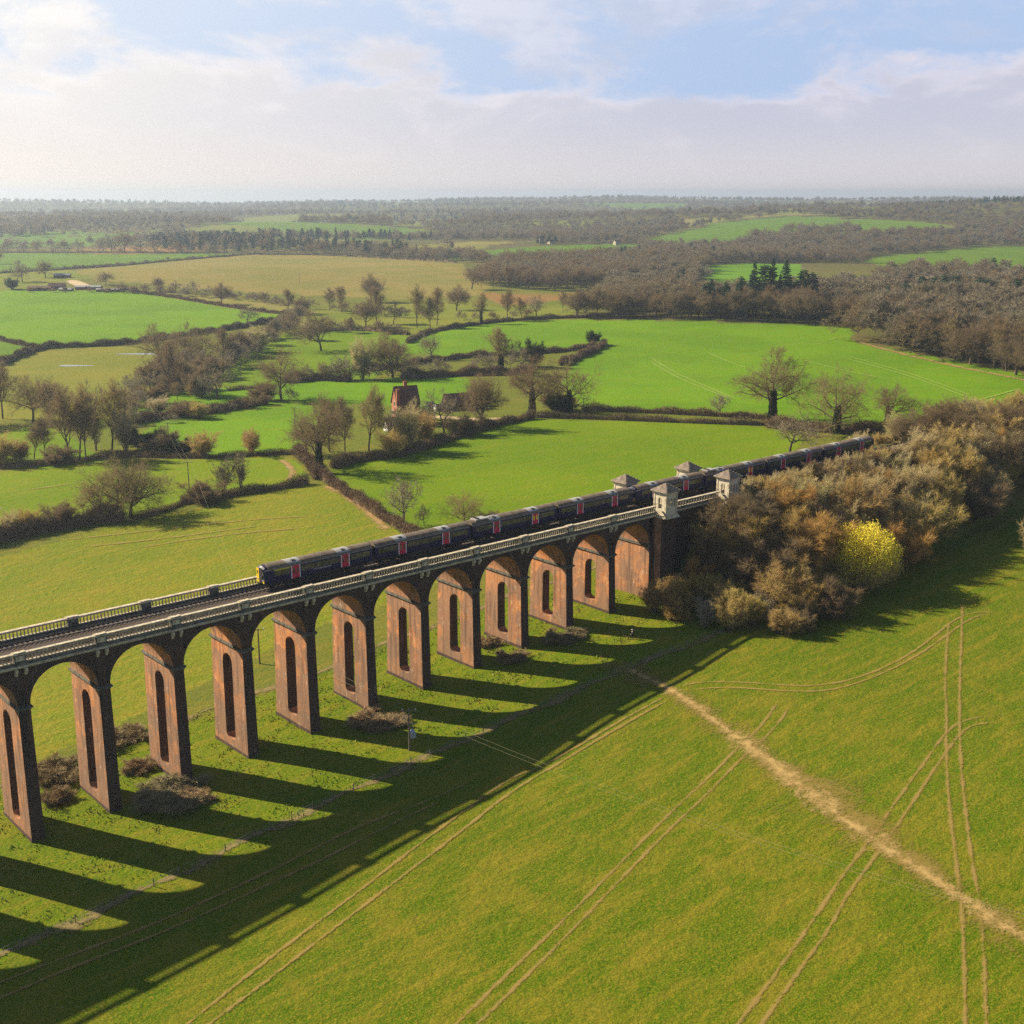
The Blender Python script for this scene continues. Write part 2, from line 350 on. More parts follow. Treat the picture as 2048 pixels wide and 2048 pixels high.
# ------------------------------------------------------------------ terrain sheet with its fields
# (colour, roughness of the sward 0..1, outline read off the photograph)
G_BRIGHT = (.118, .262, .0); G_FAR = (.105, .195, .002); OLIVE = (.067, .121, .0); BEHIND = (.135, .185, .008); G_MID = (.125, .215, .0)
TAN = (.235, .185, .05); MEADOW = (.17, .185, .02); STRAW = (.24, .20, .05); RED = (.26, .12, .05)
FIELDS = [
 ('far', G_FAR, .1, [(1222, 466), (1300, 470), (1370, 470), (1440, 452), (1530, 432), (1590, 410), (1480, 408), (1380, 418), (1290, 437), (1222, 450)]),
 ('far', STRAW, .1, [(1290, 414), (1400, 407), (1500, 403), (1590, 404), (1480, 407), (1380, 414), (1290, 430)]),
 ('far', G_FAR, .1, [(1592, 404), (1600, 396), (1645, 393), (1700, 397), (1680, 403)]),
 ('far', G_BRIGHT, .1, [(1325, 502), (1335, 562), (1420, 566), (1520, 556), (1512, 498), (1420, 496)]),
 ('far', G_FAR, .2, [(1600, 488), (1700, 508), (1800, 512), (1940, 514), (2100, 514), (2100, 466), (1932, 464), (1830, 467), (1740, 476)]),
 ('far', G_FAR, .1, [(850, 492), (930, 490), (1020, 486), (1100, 492), (1160, 482), (1235, 472), (1200, 461), (1100, 461), (990, 466), (900, 474), (815, 484)]),
 ('far', STRAW, .3, [(722, 474), (830, 474), (905, 472), (925, 462), (985, 457), (900, 455), (800, 462)]),
 ('far', G_FAR, .1, [(690, 453), (760, 451), (800, 446), (740, 445), (690, 447)]),
 ('far', MEADOW, .2, [(575, 451), (640, 449), (700, 445), (650, 442), (580, 446)]),
 ('far', G_FAR, .2, [(420, 425), (520, 424), (600, 421), (520, 418), (430, 420)]),
 ('far', MEADOW, .2, [(740, 427), (860, 425), (900, 421), (820, 418), (740, 421)]),
 ('far', MEADOW, .2, [(940, 428), (1080, 426), (1180, 420), (1100, 416), (980, 420)]),
 ('far', G_FAR, .1, [(0, 466), (120, 466), (220, 462), (300, 450), (310, 436), (220, 440), (140, 446), (0, 452), (-200, 460), (-200, 470)]),
 ('far', G_FAR, .1, [(-200, 452), (60, 450), (200, 440), (130, 436), (0, 440), (-200, 444)]),
 ('far', RED, .2, [(130, 480), (250, 479), (400, 474), (430, 468), (380, 463), (250, 464), (140, 471)]),
 ('far', G_FAR, .1, [(-200, 516), (0, 512), (130, 508), (250, 497), (430, 482), (480, 479), (400, 478), (200, 480), (60, 476), (-200, 482)]),
 ('far', MEADOW, .2, [(-200, 545), (0, 548), (60, 546), (140, 530), (190, 522), (130, 510), (0, 514), (-200, 518)]),
 ('tan', TAN, .5, [(140, 512), (250, 496), (430, 481), (560, 480), (690, 485), (790, 492), (872, 498), (890, 520), (930, 540), (905, 556), (780, 566), (640, 560), (560, 556), (470, 552), (430, 548), (340, 543), (250, 533), (180, 527)]),
 ('red', RED, .5, [(900, 552), (990, 556), (1080, 552), (1150, 546), (1120, 556), (1050, 566), (990, 576), (950, 578)]),
 ('val', MEADOW, .3, [(555, 625), (545, 596), (640, 580), (780, 572), (900, 572), (960, 582), (1060, 575), (1140, 560), (1120, 596), (1000, 604), (900, 610), (790, 622), (760, 640), (640, 632)]),
 ('strip', STRAW, .2, [(300, 556), (340, 553), (420, 560), (500, 566), (560, 578), (540, 590), (460, 586), (380, 574)]),
 ('lefthill', G_BRIGHT, .3, [(-300, 550), (0, 548), (110, 546), (250, 551), (330, 563), (420, 580), (500, 591), (553, 596), (520, 604), (470, 612), (400, 624), (330, 634), (290, 640), (240, 647), (140, 652), (70, 656), (20, 646), (-100, 636), (-300, 630)]),
 ('leftlow', G_FAR, .1, [(-100, 642), (0, 642), (62, 656), (20, 672), (0, 680), (-100, 690)]),
 ('olive', MEADOW, .7, [(-120, 720), (0, 688), (70, 664), (140, 658), (250, 652), (300, 652), (310, 690), (290, 730), (240, 770), (150, 800), (60, 790), (-120, 800)]),
 ('mid', G_MID, .25, [(420, 736), (410, 715), (440, 680), (470, 655), (520, 635), (600, 620), (700, 620), (772, 632), (762, 650), (760, 690), (700, 716), (640, 725), (560, 720), (500, 732)]),
 ('mid', G_BRIGHT, .2, [(250, 752), (330, 738), (450, 732), (560, 722), (700, 716), (800, 710), (880, 712), (890, 730), (880, 770), (760, 770), (700, 760), (640, 765), (560, 760), (440, 775), (330, 795), (262, 800)]),
 ('mid', G_BRIGHT, .3, [(262, 820), (300, 800), (430, 778), (560, 762), (620, 770), (600, 820), (570, 846), (500, 856), (350, 866), (270, 862)]),
 ('mid', G_MID, .3, [(-200, 880), (0, 868), (0, 820), (70, 800), (130, 820), (200, 870), (100, 885)]),
 ('left', G_MID, .55, [(-250, 912), (0, 892), (120, 880), (270, 872), (430, 862), (540, 862), (570, 880), (580, 905), (520, 918), (430, 935), (350, 950), (280, 960), (240, 975), (120, 985), (0, 1005), (-250, 1050)]),
 ('center', G_MID, .35, [(624, 885), (700, 868), (780, 840), (860, 815), (930, 800), (1010, 790), (1150, 794), (1300, 798), (1400, 802), (1470, 812), (1520, 830), (1480, 870), (1380, 905), (1240, 945), (1120, 975), (1000, 1020), (900, 1060), (770, 1030), (740, 990), (690, 960), (640, 915)]),
 ('behind', BEHIND, 1.0, [(-300, 1120), (0, 1050), (190, 1000), (400, 955), (560, 918), (605, 912), (650, 940), (720, 985), (780, 1020), (860, 1080), (760, 1130), (600, 1180), (480, 1240), (300, 1330), (100, 1420), (0, 1460), (-300, 1600)]),
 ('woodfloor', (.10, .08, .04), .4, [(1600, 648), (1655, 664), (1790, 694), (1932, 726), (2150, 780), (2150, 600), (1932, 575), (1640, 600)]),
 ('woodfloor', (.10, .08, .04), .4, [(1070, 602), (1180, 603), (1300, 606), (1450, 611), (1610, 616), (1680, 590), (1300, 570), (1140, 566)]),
 ('right', G_BRIGHT, .3, [(745, 650), (790, 630), (900, 612), (1040, 604), (1180, 603), (1300, 606), (1450, 610), (1600, 614), (1612, 628), (1602, 642), (1660, 655), (1760, 674), (1932, 706), (2150, 750), (2150, 840), (1932, 790), (1800, 790), (1700, 800), (1500, 796), (1400, 778), (1200, 774), (1100, 768), (1060, 720), (1080, 690), (1130, 655), (1000, 668), (880, 672), (770, 668)]),
]
def CLEAR(x, y):
    return (np.sin(x/205+1.7+.6*np.sin(y/330))*np.sin(y/265+.4+.5*np.sin(x/410)) > .52)
def build_terrain():
    # plain polar survey grid: fine in front, coarse all round
    a1 = np.radians(np.arange(-28, 28.001, .115)); a2 = np.radians(np.arange(31, 329.1, 3.0))
    ang = np.concatenate([a1, a2])
    rr = [3, 12, 25, 40, 55, 68]
    d = 78.0
    while d < 9600:
        rr.append(d); d += d*min(max(d*2.1/95000, .0028), .014)
    rr = np.array(rr)
    A, D = np.meshgrid(ang, rr)
    u = D*np.sin(A); v = D*np.cos(A)
    X = CAM[0]+HR[0]*u+HF[0]*v; Y = CAM[1]+HR[1]*u+HF[1]*v
    Z = ground_h(X, Y)
    n, m = A.shape
    idx = np.arange(n*m).reshape(n, m)
    nxt = np.roll(idx, -1, axis=1)
    F = np.stack([idx[:-1], nxt[:-1], nxt[1:], idx[1:]], -1).reshape(-1, 4)
    F = F[:, ::-1]
    me = np_mesh('ground', np.stack([X, Y, Z], -1).reshape(-1, 3), F)
    x = X.ravel(); y = Y.ravel(); dist = D.ravel()
    col = np.empty((n*m, 4), np.float32); col[:, 3] = .6
    k = sstep(900, 1600, dist)[:, None]
    col[:, :3] = np.array([.11, .13, .02])*(1-k)+np.array([.065, .05, .032])*k
    # foreground crop field and the rough strip below the arches
    yw = -23+2.5*np.sin(x/37)
    fore = (y < yw) & (dist < 900) & (x < 900)
    col[fore] = (*OLIVE, .85)
    strip = (y >= yw) & (y < 17+x*.02) & (x < 135)
    col[strip] = (.095, .155, .0, .75)
    for name, c, rg, poly in FIELDS:
        p = np.array(poly, float); p = np.vstack([p, p[:1]])
        W = V(p, 3)[:, :2]
        q = inpoly(x, y, W)
        if name in ('center', 'behind'): q &= (y > 17+x*.02) | (x > 135)
        col[q] = (*c, rg)
    clr = (dist > 1450) & CLEAR(x, y) & (col[:, 3] == .6)
    col[clr] = np.where((np.sin(x[clr]/400)*np.sin(y[clr]/350) > 0)[:, None], np.array([*G_FAR, .2]), np.array([*MEADOW, .3]))
    bed = (x > 139) & (np.abs(y-4.9) < 6) & (x < 500)
    col[bed] = (.06, .045, .035, .4)
    sl = (x > 117) & (np.abs(y-4.9) >= 6) & (y > -40) & (y < 26) & (x < 330) & (ground_h(x, y) > base_h(x, y)+.4)
    col[sl] = (.075, .055, .03, .8)
    ca = me.color_attributes.new('field', 'FLOAT_COLOR', 'POINT'); ca.data.foreach_set('color', col.ravel())
    me.shade_smooth()
    t = NT('farmland'); at = t.attr('field'); co = t.coord('Generated')
    geo = t.n('ShaderNodeNewGeometry').outputs['Position']
    def pos(scale, rot=0):
        mp = t.n('ShaderNodeMapping'); mp.inputs['Scale'].default_value = scale; mp.inputs['Rotation'].default_value = (0, 0, rot)
        t.l(geo, mp.inputs[0]); return mp.outputs[0]
    rough = at.outputs['Alpha']
    rot = -math.radians(7)
    big = t.noise(.018, 4, .6, pos((1, 1, 1))); mid = t.noise(.12, 5, .65, pos((1, 1, 1)), .5)
    rows = t.noise(1.0, 5, .65, pos((.07, .55, 1), rot), .3)
    fine = t.noise(1.8, 5, .75, pos((1, 1, 1)))
    vfine = t.noise(4.2, 4, .8, pos((1, 1, 1)))
    c = at.outputs['Color']
    bare = t.mix(.6, c, (.33, .21, .03))
    lush = t.mix(.5, c, (.04, .125, .0))
    k1 = t.math('MULTIPLY', t.ramp(mid, .47, .62), rough)
    c = t.mix(t.math('MULTIPLY', k1, .5), c, bare)
    c = t.mix(t.math('MULTIPLY', t.ramp(big, .40, .62), .7), c, lush)
    c = t.mix(t.math('MULTIPLY', t.math('MULTIPLY', t.ramp(rows, .45, .66), rough), .7), c, bare)
    c = t.mix(t.math('MULTIPLY', t.ramp(fine, .35, .7), .55), c, t.mix(.8, c, (.03, .075, .002)))
    c = t.mix(t.math('MULTIPLY', t.math('MULTIPLY', t.ramp(vfine, .47, .63), rough), 1.0), c, bare)
    c = t.mix(t.math('MULTIPLY', t.ramp(vfine, .52, .30), .6), c, t.mix(.8, c, (.02, .05, .002)))
    lump = t.noise(.75, 3, .6, pos((1, 1, 1)))
    h = t.math('ADD', t.math('ADD', t.math('MULTIPLY', fine, .9), t.math('MULTIPLY', vfine, .4)), t.math('MULTIPLY', t.math('MULTIPLY', lump, rough), 1.6))
    t.base(c, .95, h, .22, .8)
    t.b.inputs['Specular IOR Level'].default_value = .05
    link('ground', me, mats=(t.m,)); tag(bpy.data.objects['ground'], 'rolling farmland of bright green and tan fields', 'ground', kind='structure')
build_terrain()

# ------------------------------------------------------------------ draped strips: tractor tracks, path, farm lanes, ponds
def strip_mat(name, c1, c2, gain, thr, ns=(1.2, 3), k=1.0, wd=.5, amax=.9):
    t = NT(name); uv = t.attr('across').outputs['Fac']
    geo = t.n('ShaderNodeNewGeometry').outputs['Position']
    n1 = t.noise(ns[0], 5, .75, geo); n2 = t.noise(ns[1], 4, .75, geo)
    a = t.math('ADD', t.math('MULTIPLY', uv, gain), t.math('MULTIPLY', t.math('SUBTRACT', t.math('ADD', n1, n2), 1.0), k))
    al = t.ramp(a, thr, thr+wd, 0, amax)
    c = t.mix(t.ramp(n2, .35, .65), c1, c2)
    t.base(c, .95); t.l(al, t.b.inputs['Alpha']); return t.m
M['track'] = strip_mat('wheel_rut_soil', (.30, .205, .055), (.22, .155, .04), .85, .15, (.35, 3), 2.2, .7, .82)
M['path'] = strip_mat('trodden_straw', (.50, .33, .13), (.30, .21, .07), 1.05, .35, (.7, 3.5), 2.6, .95, .9)
M['halo'] = strip_mat('worn_ground', (.25, .165, .04), (.17, .14, .02), .9, .3, (.18, 2.2), 2.6, .8, .8)
M['scrub'] = strip_mat('dry_scrub', (.26, .19, .07), (.12, .10, .04), .8, .25, (.5, 2.5), 2.2, .5, .9)
M['lane'] = strip_mat('farm_lane', (.5, .38, .22), (.42, .31, .17), 2, .1)
M['faint'] = strip_mat('faint_wheeling', (.16, .30, .01), (.20, .28, .02), .9, .2, (.1, .8), 1.2, .4, .8)
M['soil'] = strip_mat('bare_soil', (.36, .22, .09), (.27, .17, .06), .9, .3, (.25, 1.5), 1.8, .6)
def smooth_line(P, step):
    P = np.asarray(P)[:, :2]
    for _ in range(2):
        Q = [P[0]]
        for a, b in zip(P[:-1], P[1:]): Q += [a*.75+b*.25, a*.25+b*.75]
        Q.append(P[-1]); P = np.array(Q)
    L = np.concatenate([[0], np.cumsum(np.hypot(*(P[1:]-P[:-1]).T))])
    n = max(2, int(L[-1]/step)); s = np.linspace(0, L[-1], n+1)
    return np.stack([np.interp(s, L, P[:, 0]), np.interp(s, L, P[:, 1])], -1)
def drape(name, P, width, mat, label, lift=.05, step=1.2, cols=5, cat='track', wob=0):
    P = smooth_line(P, step)
    T = np.gradient(P, axis=0); T /= np.linalg.norm(T, axis=1)[:, None]+1e-9
    N = np.stack([-T[:, 1], T[:, 0]], -1)
    w = width*np.ones(len(P)) if np.isscalar(width) else np.interp(np.linspace(0, 1, len(P)), np.linspace(0, 1, len(width)), width)
    if wob: w = w*(1+wob*np.sin(np.arange(len(P))*.37)*np.sin(np.arange(len(P))*.083+1))
    f = np.linspace(-1, 1, cols)
    X = P[:, 0, None]+N[:, 0, None]*f*w[:, None]/2; Y = P[:, 1, None]+N[:, 1, None]*f*w[:, None]/2
    Z = ground_h(X, Y)+lift
    idx = np.arange(X.size).reshape(X.shape)
    F = np.stack([idx[:-1, :-1], idx[:-1, 1:], idx[1:, 1:], idx[1:, :-1]], -1).reshape(-1, 4)[:, ::-1]
    me = np_mesh(name, np.stack([X, Y, Z], -1).reshape(-1, 3), F)
    a = me.attributes.new('across', 'FLOAT', 'POINT')
    end = np.minimum(1, np.minimum(np.arange(len(P)), np.arange(len(P))[::-1])/4.0)
    a.data.foreach_set('value', ((1-np.abs(f))[None]*1.0*end[:, None]).astype(np.float32).ravel())
    return tag(link(name, me, mats=(mat,)), label, cat, kind='structure')
Z1 = lambda pts: V(crop(pts, 1024, 1300, 1.887)); Z2 = lambda pts: V(crop(pts, 0, 1500, 1.887)); Z6 = lambda pts: V(crop(pts, 1200, 850, 2.278))
TR = [
 ('wheel rut running from lower middle to the footpath, left of its pair', Z1([(-300, 1500), (0, 1205), (180, 1035), (400, 815), (530, 680), (640, 575), (760, 465), (845, 375), (930, 300), (985, 225), (1008, 185)])),
 ('wheel rut running from lower middle to the footpath, right of its pair', Z1([(-220, 1500), (0, 1285), (200, 1085), (430, 845), (600, 670), (740, 540), (880, 395), (950, 340), (1030, 245), (1050, 200)])),
 ('wheel rut curving up to the right across the footpath, upper of its pair', Z1([(700, 1600), (855, 1411), (1010, 1200), (1130, 1030), (1220, 890), (1340, 730), (1450, 570), (1560, 420), (1640, 305), (1700, 268), (1780, 250), (1870, 258)])),
 ('wheel rut curving up to the right across the footpath, lower of its pair', Z1([(790, 1600), (945, 1411), (1090, 1200), (1200, 1050), (1260, 930), (1370, 780), (1470, 640), (1580, 470), (1690, 310), (1760, 275), (1870, 277)])),
 ('long straight wheel rut down the right edge of the field, left of its pair', V([(1800, 1165)])[:0].tolist()+Z1([(1648, -120), (1640, 0), (1632, 140), (1640, 200), (1637, 400), (1650, 600), (1675, 800), (1695, 950), (1705, 1130), (1710, 1411), (1712, 1600)]).tolist()),
 ('long straight wheel rut down the right edge of the field, right of its pair', Z1([(1700, -180), (1695, 0), (1688, 150), (1690, 400), (1715, 650), (1740, 830), (1765, 950), (1780, 1130), (1790, 1411), (1795, 1600)])),
 ('curved wheel rut sweeping from the path towards the copse, outer of its pair', Z6([(330, 1195), (480, 1168), (700, 1175), (900, 1193), (1100, 1178), (1300, 1108), (1450, 1020), (1560, 930), (1620, 885), (1700, 852), (1830, 856)])),
 ('curved wheel rut sweeping from the path towards the copse, inner of its pair', Z6([(370, 1215), (550, 1192), (850, 1215), (1050, 1215), (1250, 1152), (1430, 1062), (1560, 972), (1680, 885), (1760, 860)])),
 ('wheel rut along the sunlit edge of the viaduct shadow, left of its pair', Z2([(560, 1150), (710, 1034), (950, 838), (1200, 650), (1500, 420), (1700, 268), (1930, 100)]).tolist()+Z1([(120, 440), (450, 245), (590, 170)]).tolist()),
 ('wheel rut along the sunlit edge of the viaduct shadow, right of its pair', Z2([(640, 1150), (790, 1034), (1050, 838), (1300, 645), (1560, 445), (1750, 300), (1932, 155)]).tolist()+Z1([(130, 455), (460, 260), (600, 185)]).tolist()),
 ('wheel rut inside the viaduct shadow, upper of its pair', Z2([(-100, 915), (0, 880), (200, 800), (500, 690), (800, 560), (1100, 420), (1350, 290), (1600, 200), (1800, 110)])),
 ('wheel rut inside the viaduct shadow, lower of its pair', Z2([(-100, 975), (0, 940), (250, 830), (600, 695), (900, 560), (1250, 400), (1500, 270), (1700, 175)])),
]
for i, (lab, P) in enumerate(TR):
    drape('wheel_rut', P, .85 if i < 10 else .8, 'track', lab, lift=.05+.004*i, step=.8, cat='track')
drape('footpath', Z1([(400, 60), (500, 100), (590, 150), (700, 215), (860, 340), (1050, 480), (1250, 640), (1400, 740), (1550, 840), (1750, 970), (1932, 1090), (2150, 1250)]),
      [3, 4, 4.5, 5.2, 7.5, 7.5, 5.2, 4.4, 4.4, 4.8], 'path', 'pale trodden footpath crossing the green field', lift=.12, step=.7, cols=9, cat='path', wob=.35)
drape('worn_soil', Z1([(330, 40), (400, 60), (500, 100), (700, 215), (860, 340), (1050, 470), (1250, 620), (1400, 725), (1550, 835), (1750, 970), (1932, 1090), (2150, 1250)]),
      [8, 8, 7, 8, 10, 17, 15, 10, 8, 8], 'halo', 'thin worn ground beside the footpath', lift=.09, step=1.2, cols=9, cat='soil', wob=.3)
drape('worn_soil', V([(600, 915), (640, 925), (690, 960), (735, 1005)]), 5.5, 'soil', 'bare brown headland beside the hedge behind the train', lift=.08, cat='soil')
drape('worn_soil', V([(525, 865), (548, 880), (552, 900), (530, 912)]), 4, 'soil', 'bare brown patch at the corner of the field by the hedge', lift=.08, cat='soil')
drape('farm_lane', V([(800, 786), (850, 788), (900, 792), (960, 790), (1000, 786)]), 6, 'lane', 'pale earth yard behind the brick farmhouse', lift=.08, cat='lane')
drape('farm_lane', V([(130, 528), (150, 537), (172, 545)]), 14, 'lane', 'pale lane running down to the far farm buildings', lift=.3, step=8, cat='lane')
drape('field_margin', V([(1606, 640), (1640, 652), (1760, 682), (1932, 716), (2050, 742)]), 7, 'soil', 'straw coloured margin between bright field and wood', lift=.15, step=4, cat='margin')
q3 = lambda pts: V(crop(pts, 1300, 350, 2.583))
for k, pts in enumerate([[(0, 940), (150, 1030), (300, 1095), (460, 1165)], [(-10, 955), (140, 1045), (290, 1108), (440, 1165)], [(280, 910), (460, 985), (620, 1040)], [(750, 945), (1000, 1010), (1300, 1070)],
        [(170, 815), (260, 835)], [(880, 870), (960, 845), (1000, 835)], [(1000, 930), (1300, 1010), (1500, 1080), (1690, 1150)], [(1680, 1170), (1800, 1135), (1932, 1100)], [(1000, 945), (1290, 1022), (1490, 1092), (1680, 1165)]]):
    drape('faint_wheeling', q3(pts), 2.4, 'faint', 'faint pale wheel mark in the far bright field', lift=.1+.01*k, step=3, cat='track').__setitem__('group', 'faint wheel marks in the bright field')
q4 = lambda pts: V(crop(pts, 0, 600, 2.76))
for k, pts in enumerate([[(0, 1075), (100, 1055), (300, 1030), (500, 1000)], [(300, 1330), (700, 1290), (1300, 1220), (1800, 1190)], [(700, 1380), (1200, 1300), (1800, 1250)], [(400, 1370), (900, 1320), (1500, 1240)]]):
    drape('field_furrow', q4(pts), 1.3, 'track', 'brown furrow across the olive field behind the viaduct', lift=.1+.01*k, step=2, cat='furrow').__setitem__('group', 'furrows in the olive field')
tw = NT('pond_water'); tw.base((.22, .24, .25), .3); M['water'] = tw.m
tw.b.inputs['Specular IOR Level'].default_value = 1
for lab, (px, py), w, h in (('small pond in the olive meadow, the right hand one', (268, 668), 11, 2.8), ('small pond in the olive meadow, the left hand one', (140, 690), 8, 2.2)):
    c = V([(px, py)])[0]; n = 28
    ring = [(c[0]+(math.cos(a)*w*HR[0]+math.sin(a)*h*HF[0])*(1+.2*math.sin(3*a+px)), c[1]+(math.cos(a)*w*HR[1]+math.sin(a)*h*HF[1])*(1+.2*math.sin(3*a+px))) for a in [2*math.pi*i/n for i in range(n)]]
    zz = max(gh(*p) for p in ring)+.05
    b = MB(); b.prism(ring, 'z', zz-1.5, zz); tag(b.build('pond', 'water'), lab, 'pond', kind='structure')

_x = np.arange(-60, 132, 3.0)
drape('scrub_line', np.stack([_x, -21.6+2.5*np.sin(_x/37)+.5*np.sin(_x*.4)], -1), 2.6, 'scrub', 'straw coloured scrub line under the old wire fence', lift=.07, cat='scrub', wob=.5)
drape('scrub_line', np.stack([_x, 18.5+_x*.02+.8*np.sin(_x*.2)], -1), 2.4, 'scrub', 'straw coloured scrub line beyond the arches', lift=.07, cat='scrub', wob=.5)
# ------------------------------------------------------------------ the brick viaduct
PB, W = 10.753, 9.75              # arch spacing, distance between the two copings
N0, N1 = -5, 10                   # piers
HT, HB = .80, .90                 # half thickness of a pier: top, foot
RA = PB/2-HT; ZC = -2.69-RA       # arch radius and springing height
ZIMP = ZC                         # top of the impost cornice
via = tag(empty('viaduct', (0, 0, 0)), 'long red brick railway viaduct with tall arches and stone balustrades', 'viaduct')
def pier_foot(x): return min(gh(x, -.3), gh(x, W/2), gh(x, W+.3))
def make_pier(n):
    x = n*PB; g = pier_foot(x); zb = g-1.2; zt = ZIMP-.55
    outer = [(.2, zb), (W-.2, zb), (W-.2, zt), (.2, zt)]
    hw = 1.42; c = W/2; top = zt-1.25-hw; bot = g+1.5+hw*.55
    hole = []
    for k in range(13):
        a = math.pi*k/12; hole.append((c+hw*math.cos(a), top+hw*math.sin(a)))
    for k in range(13):
        a = math.pi*k/12; hole.append((c-hw*math.cos(a), bot-hw*.55*math.sin(a)))
    bm = plate(outer, [hole], 'x', -1, 1)
    H = zt-zb
    for v in bm.verts:
        t = (zt-v.co.z)/H
        v.co.x *= HT+(HB-HT)*t
        k = 1+.075*t
        if v.co.y < .3 or v.co.y > W-.3: v.co.y = c+(v.co.y-c)*k
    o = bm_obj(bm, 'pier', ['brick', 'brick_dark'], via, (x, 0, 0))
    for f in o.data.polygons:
        if f.normal.y < -.9: f.material_index = 1  # near side takes the darker brick with shade in its colour
    b = MB()                                  # impost: two stepped courses
    b.box(-HT-.10, HT+.10, .05, W-.05, zt, zt+.2); b.box(-HT-.26, HT+.26, -.12, W+.12, zt+.2, zt+.42); b.box(-HT-.12, HT+.12, .03, W-.03, zt+.42, ZIMP)
    b.build('impost', ['stone_dark'], o)
    p = MB(); p.box(-HB-.10, HB+.10, -.30, W+.30, zb, g+.45, top=.06)
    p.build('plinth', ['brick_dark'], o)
for n in range(N0, N1+1): make_pier(n)
# one arch with its spandrels, then copies
def arch_mesh():
    prof = [(0, -2.0), (0, ZC), (HT, ZC)]
    for k in range(1, 32):
        a = math.pi*(1-k/32); prof.append((PB/2+RA*math.cos(a), ZC+RA*math.sin(a)))
    prof += [(PB-HT, ZC), (PB, ZC), (PB, -2.0)]
    # spandrel faces and barrel as strips (keeps the concave outline clean)
    b = MB(); y0, y1 = .25, W-.25
    arc = prof[2:-2]
    for y, fl in ((y0, 0), (y1, 1)):
        vs = []; fs = []
        pts = [(0, ZC)]+arc+[(PB, ZC)]
        for (px, pz) in pts: vs += [(px, y, pz), (px, y, -2.0)]
        for k in range(len(pts)-1): fs.append((2*k, 2*k+2, 2*k+3, 2*k+1))
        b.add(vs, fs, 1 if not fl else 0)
    vs = []; fs = []
    for (px, pz) in arc: vs += [(px, y0, pz), (px, y1, pz)]
    for k in range(len(arc)-1): fs.append((2*k, 2*k+1, 2*k+3, 2*k+2))
    b.add(vs, fs, 0)
    b.add([(0, y0, -2), (PB, y0, -2), (PB, y1, -2), (0, y1, -2)], [(0, 1, 2, 3)], 0)
    return b
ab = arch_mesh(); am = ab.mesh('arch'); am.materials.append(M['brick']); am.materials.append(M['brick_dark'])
def ring_mesh(y0, y1):
    b = MB()
    for k in range(32):
        a0 = math.pi*k/32; a1 = math.pi*(k+1)/32
        for (r0, r1, yo) in ((RA-.002, RA+.34, 0), (RA+.34, RA+.62, .05)):
            q = [(PB/2+r*math.cos(a), y, ZC+r*math.sin(a)) for y in (y0+yo, y1) for (r, a) in ((r0, a0), (r1, a0), (r1, a1), (r0, a1))]
            b.add(q, [(0, 1, 2, 3), (7, 6, 5, 4), (0, 4, 5, 1), (1, 5, 6, 2), (2, 6, 7, 3), (3, 7, 4, 0)])
    return b.mesh('arch_ring')
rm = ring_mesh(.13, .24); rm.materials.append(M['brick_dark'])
for n in range(N0, N1+1):
    o = link('arch', am, via, loc=(n*PB, 0, 0)); link('arch_ring', rm, o)
# string course, deck
X0, X1 = N0*PB-HT, (N1+1)*PB
b = MB(); b.box(X0, 143.6, -.12, .55, -2.0, -1.78); b.box(X0, 143.6, -.26, .6, -1.78, -1.62); b.box(X0, 143.6, W-.55, W+.12, -2.0, -1.78); b.box(X0, 143.6, W-.6, W+.26, -1.78, -1.62)
b.build('string_course', ['stone'], via)
b = MB(); b.box(X0, 143.6, .552, W-.552, -1.997, -1.75); b.build('deck', ['ballast'], via)
# refuges (parapet piers) with brackets, and balustrades between them
def refuge_mesh():
    b = MB(); h = .82
    b.box(-h, h, -.16, .62, -1.62, -1.2); b.box(-h+.06, h-.06, -.10, .56, -1.2, -.16)
    b.box(-h-.1, h+.1, -.24, .70, -.16, .03); b.box(-h-.02, h+.02, -.16, .62, .03, .12, top=.05)
    b.box(-h+.24, h-.24, -.14, -.098, -1.02, -.34)
    b.box(-h-.02, h+.02, -.34, -.262, -1.9, -1.63)
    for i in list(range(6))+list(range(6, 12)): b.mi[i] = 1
    return b.mesh('parapet_pier')
def bracket_mesh():
    b = MB(); b.prism([(.24, -2.003), (.24, -3.0), (-.02, -3.0), (-.18, -2.65), (-.42, -2.35), (-.46, -2.003)], 'x', -.15, .15)
    return b.mesh('bracket')
fm = refuge_mesh(); fm.materials.append(M['stone']); fm.materials.append(M['stone_dark']); km = bracket_mesh(); km.materials.append(M['stone_pale'])
L0, L1 = .86, PB-.86
def balus_mesh():
    b = MB()
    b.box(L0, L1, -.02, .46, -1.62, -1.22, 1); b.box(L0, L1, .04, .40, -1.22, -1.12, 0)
    nb = 18
    for k in range(nb):
        x = L0+(L1-L0)*(k+.5)/nb
        b.lathe((x, .22, 0), [(-1.12, .12), (-1.06, .12), (-1.0, .075), (-.82, .13), (-.62, .095), (-.42, .07), (-.34, .11), (-.28, .11)], 6, 0)
    b.box(L0, L1, -.02, .46, -.28, -.2, 0); b.box(L0, L1, -.10, .54, -.2, 0, 0)
    me = b.mesh('balustrade'); me.materials.append(M['stone']); me.materials.append(M['stone_dark']); return me
bmh = balus_mesh()
def dress(n, far, last=False):
    y = W if far else 0; s = -1 if far else 1
    o = link('parapet_pier', fm, via, loc=(n*PB, y, 0)); o.scale = (1, s, 1)
    for sx in (-.62, .62): link('bracket', km, o, loc=(sx, 0, 0))
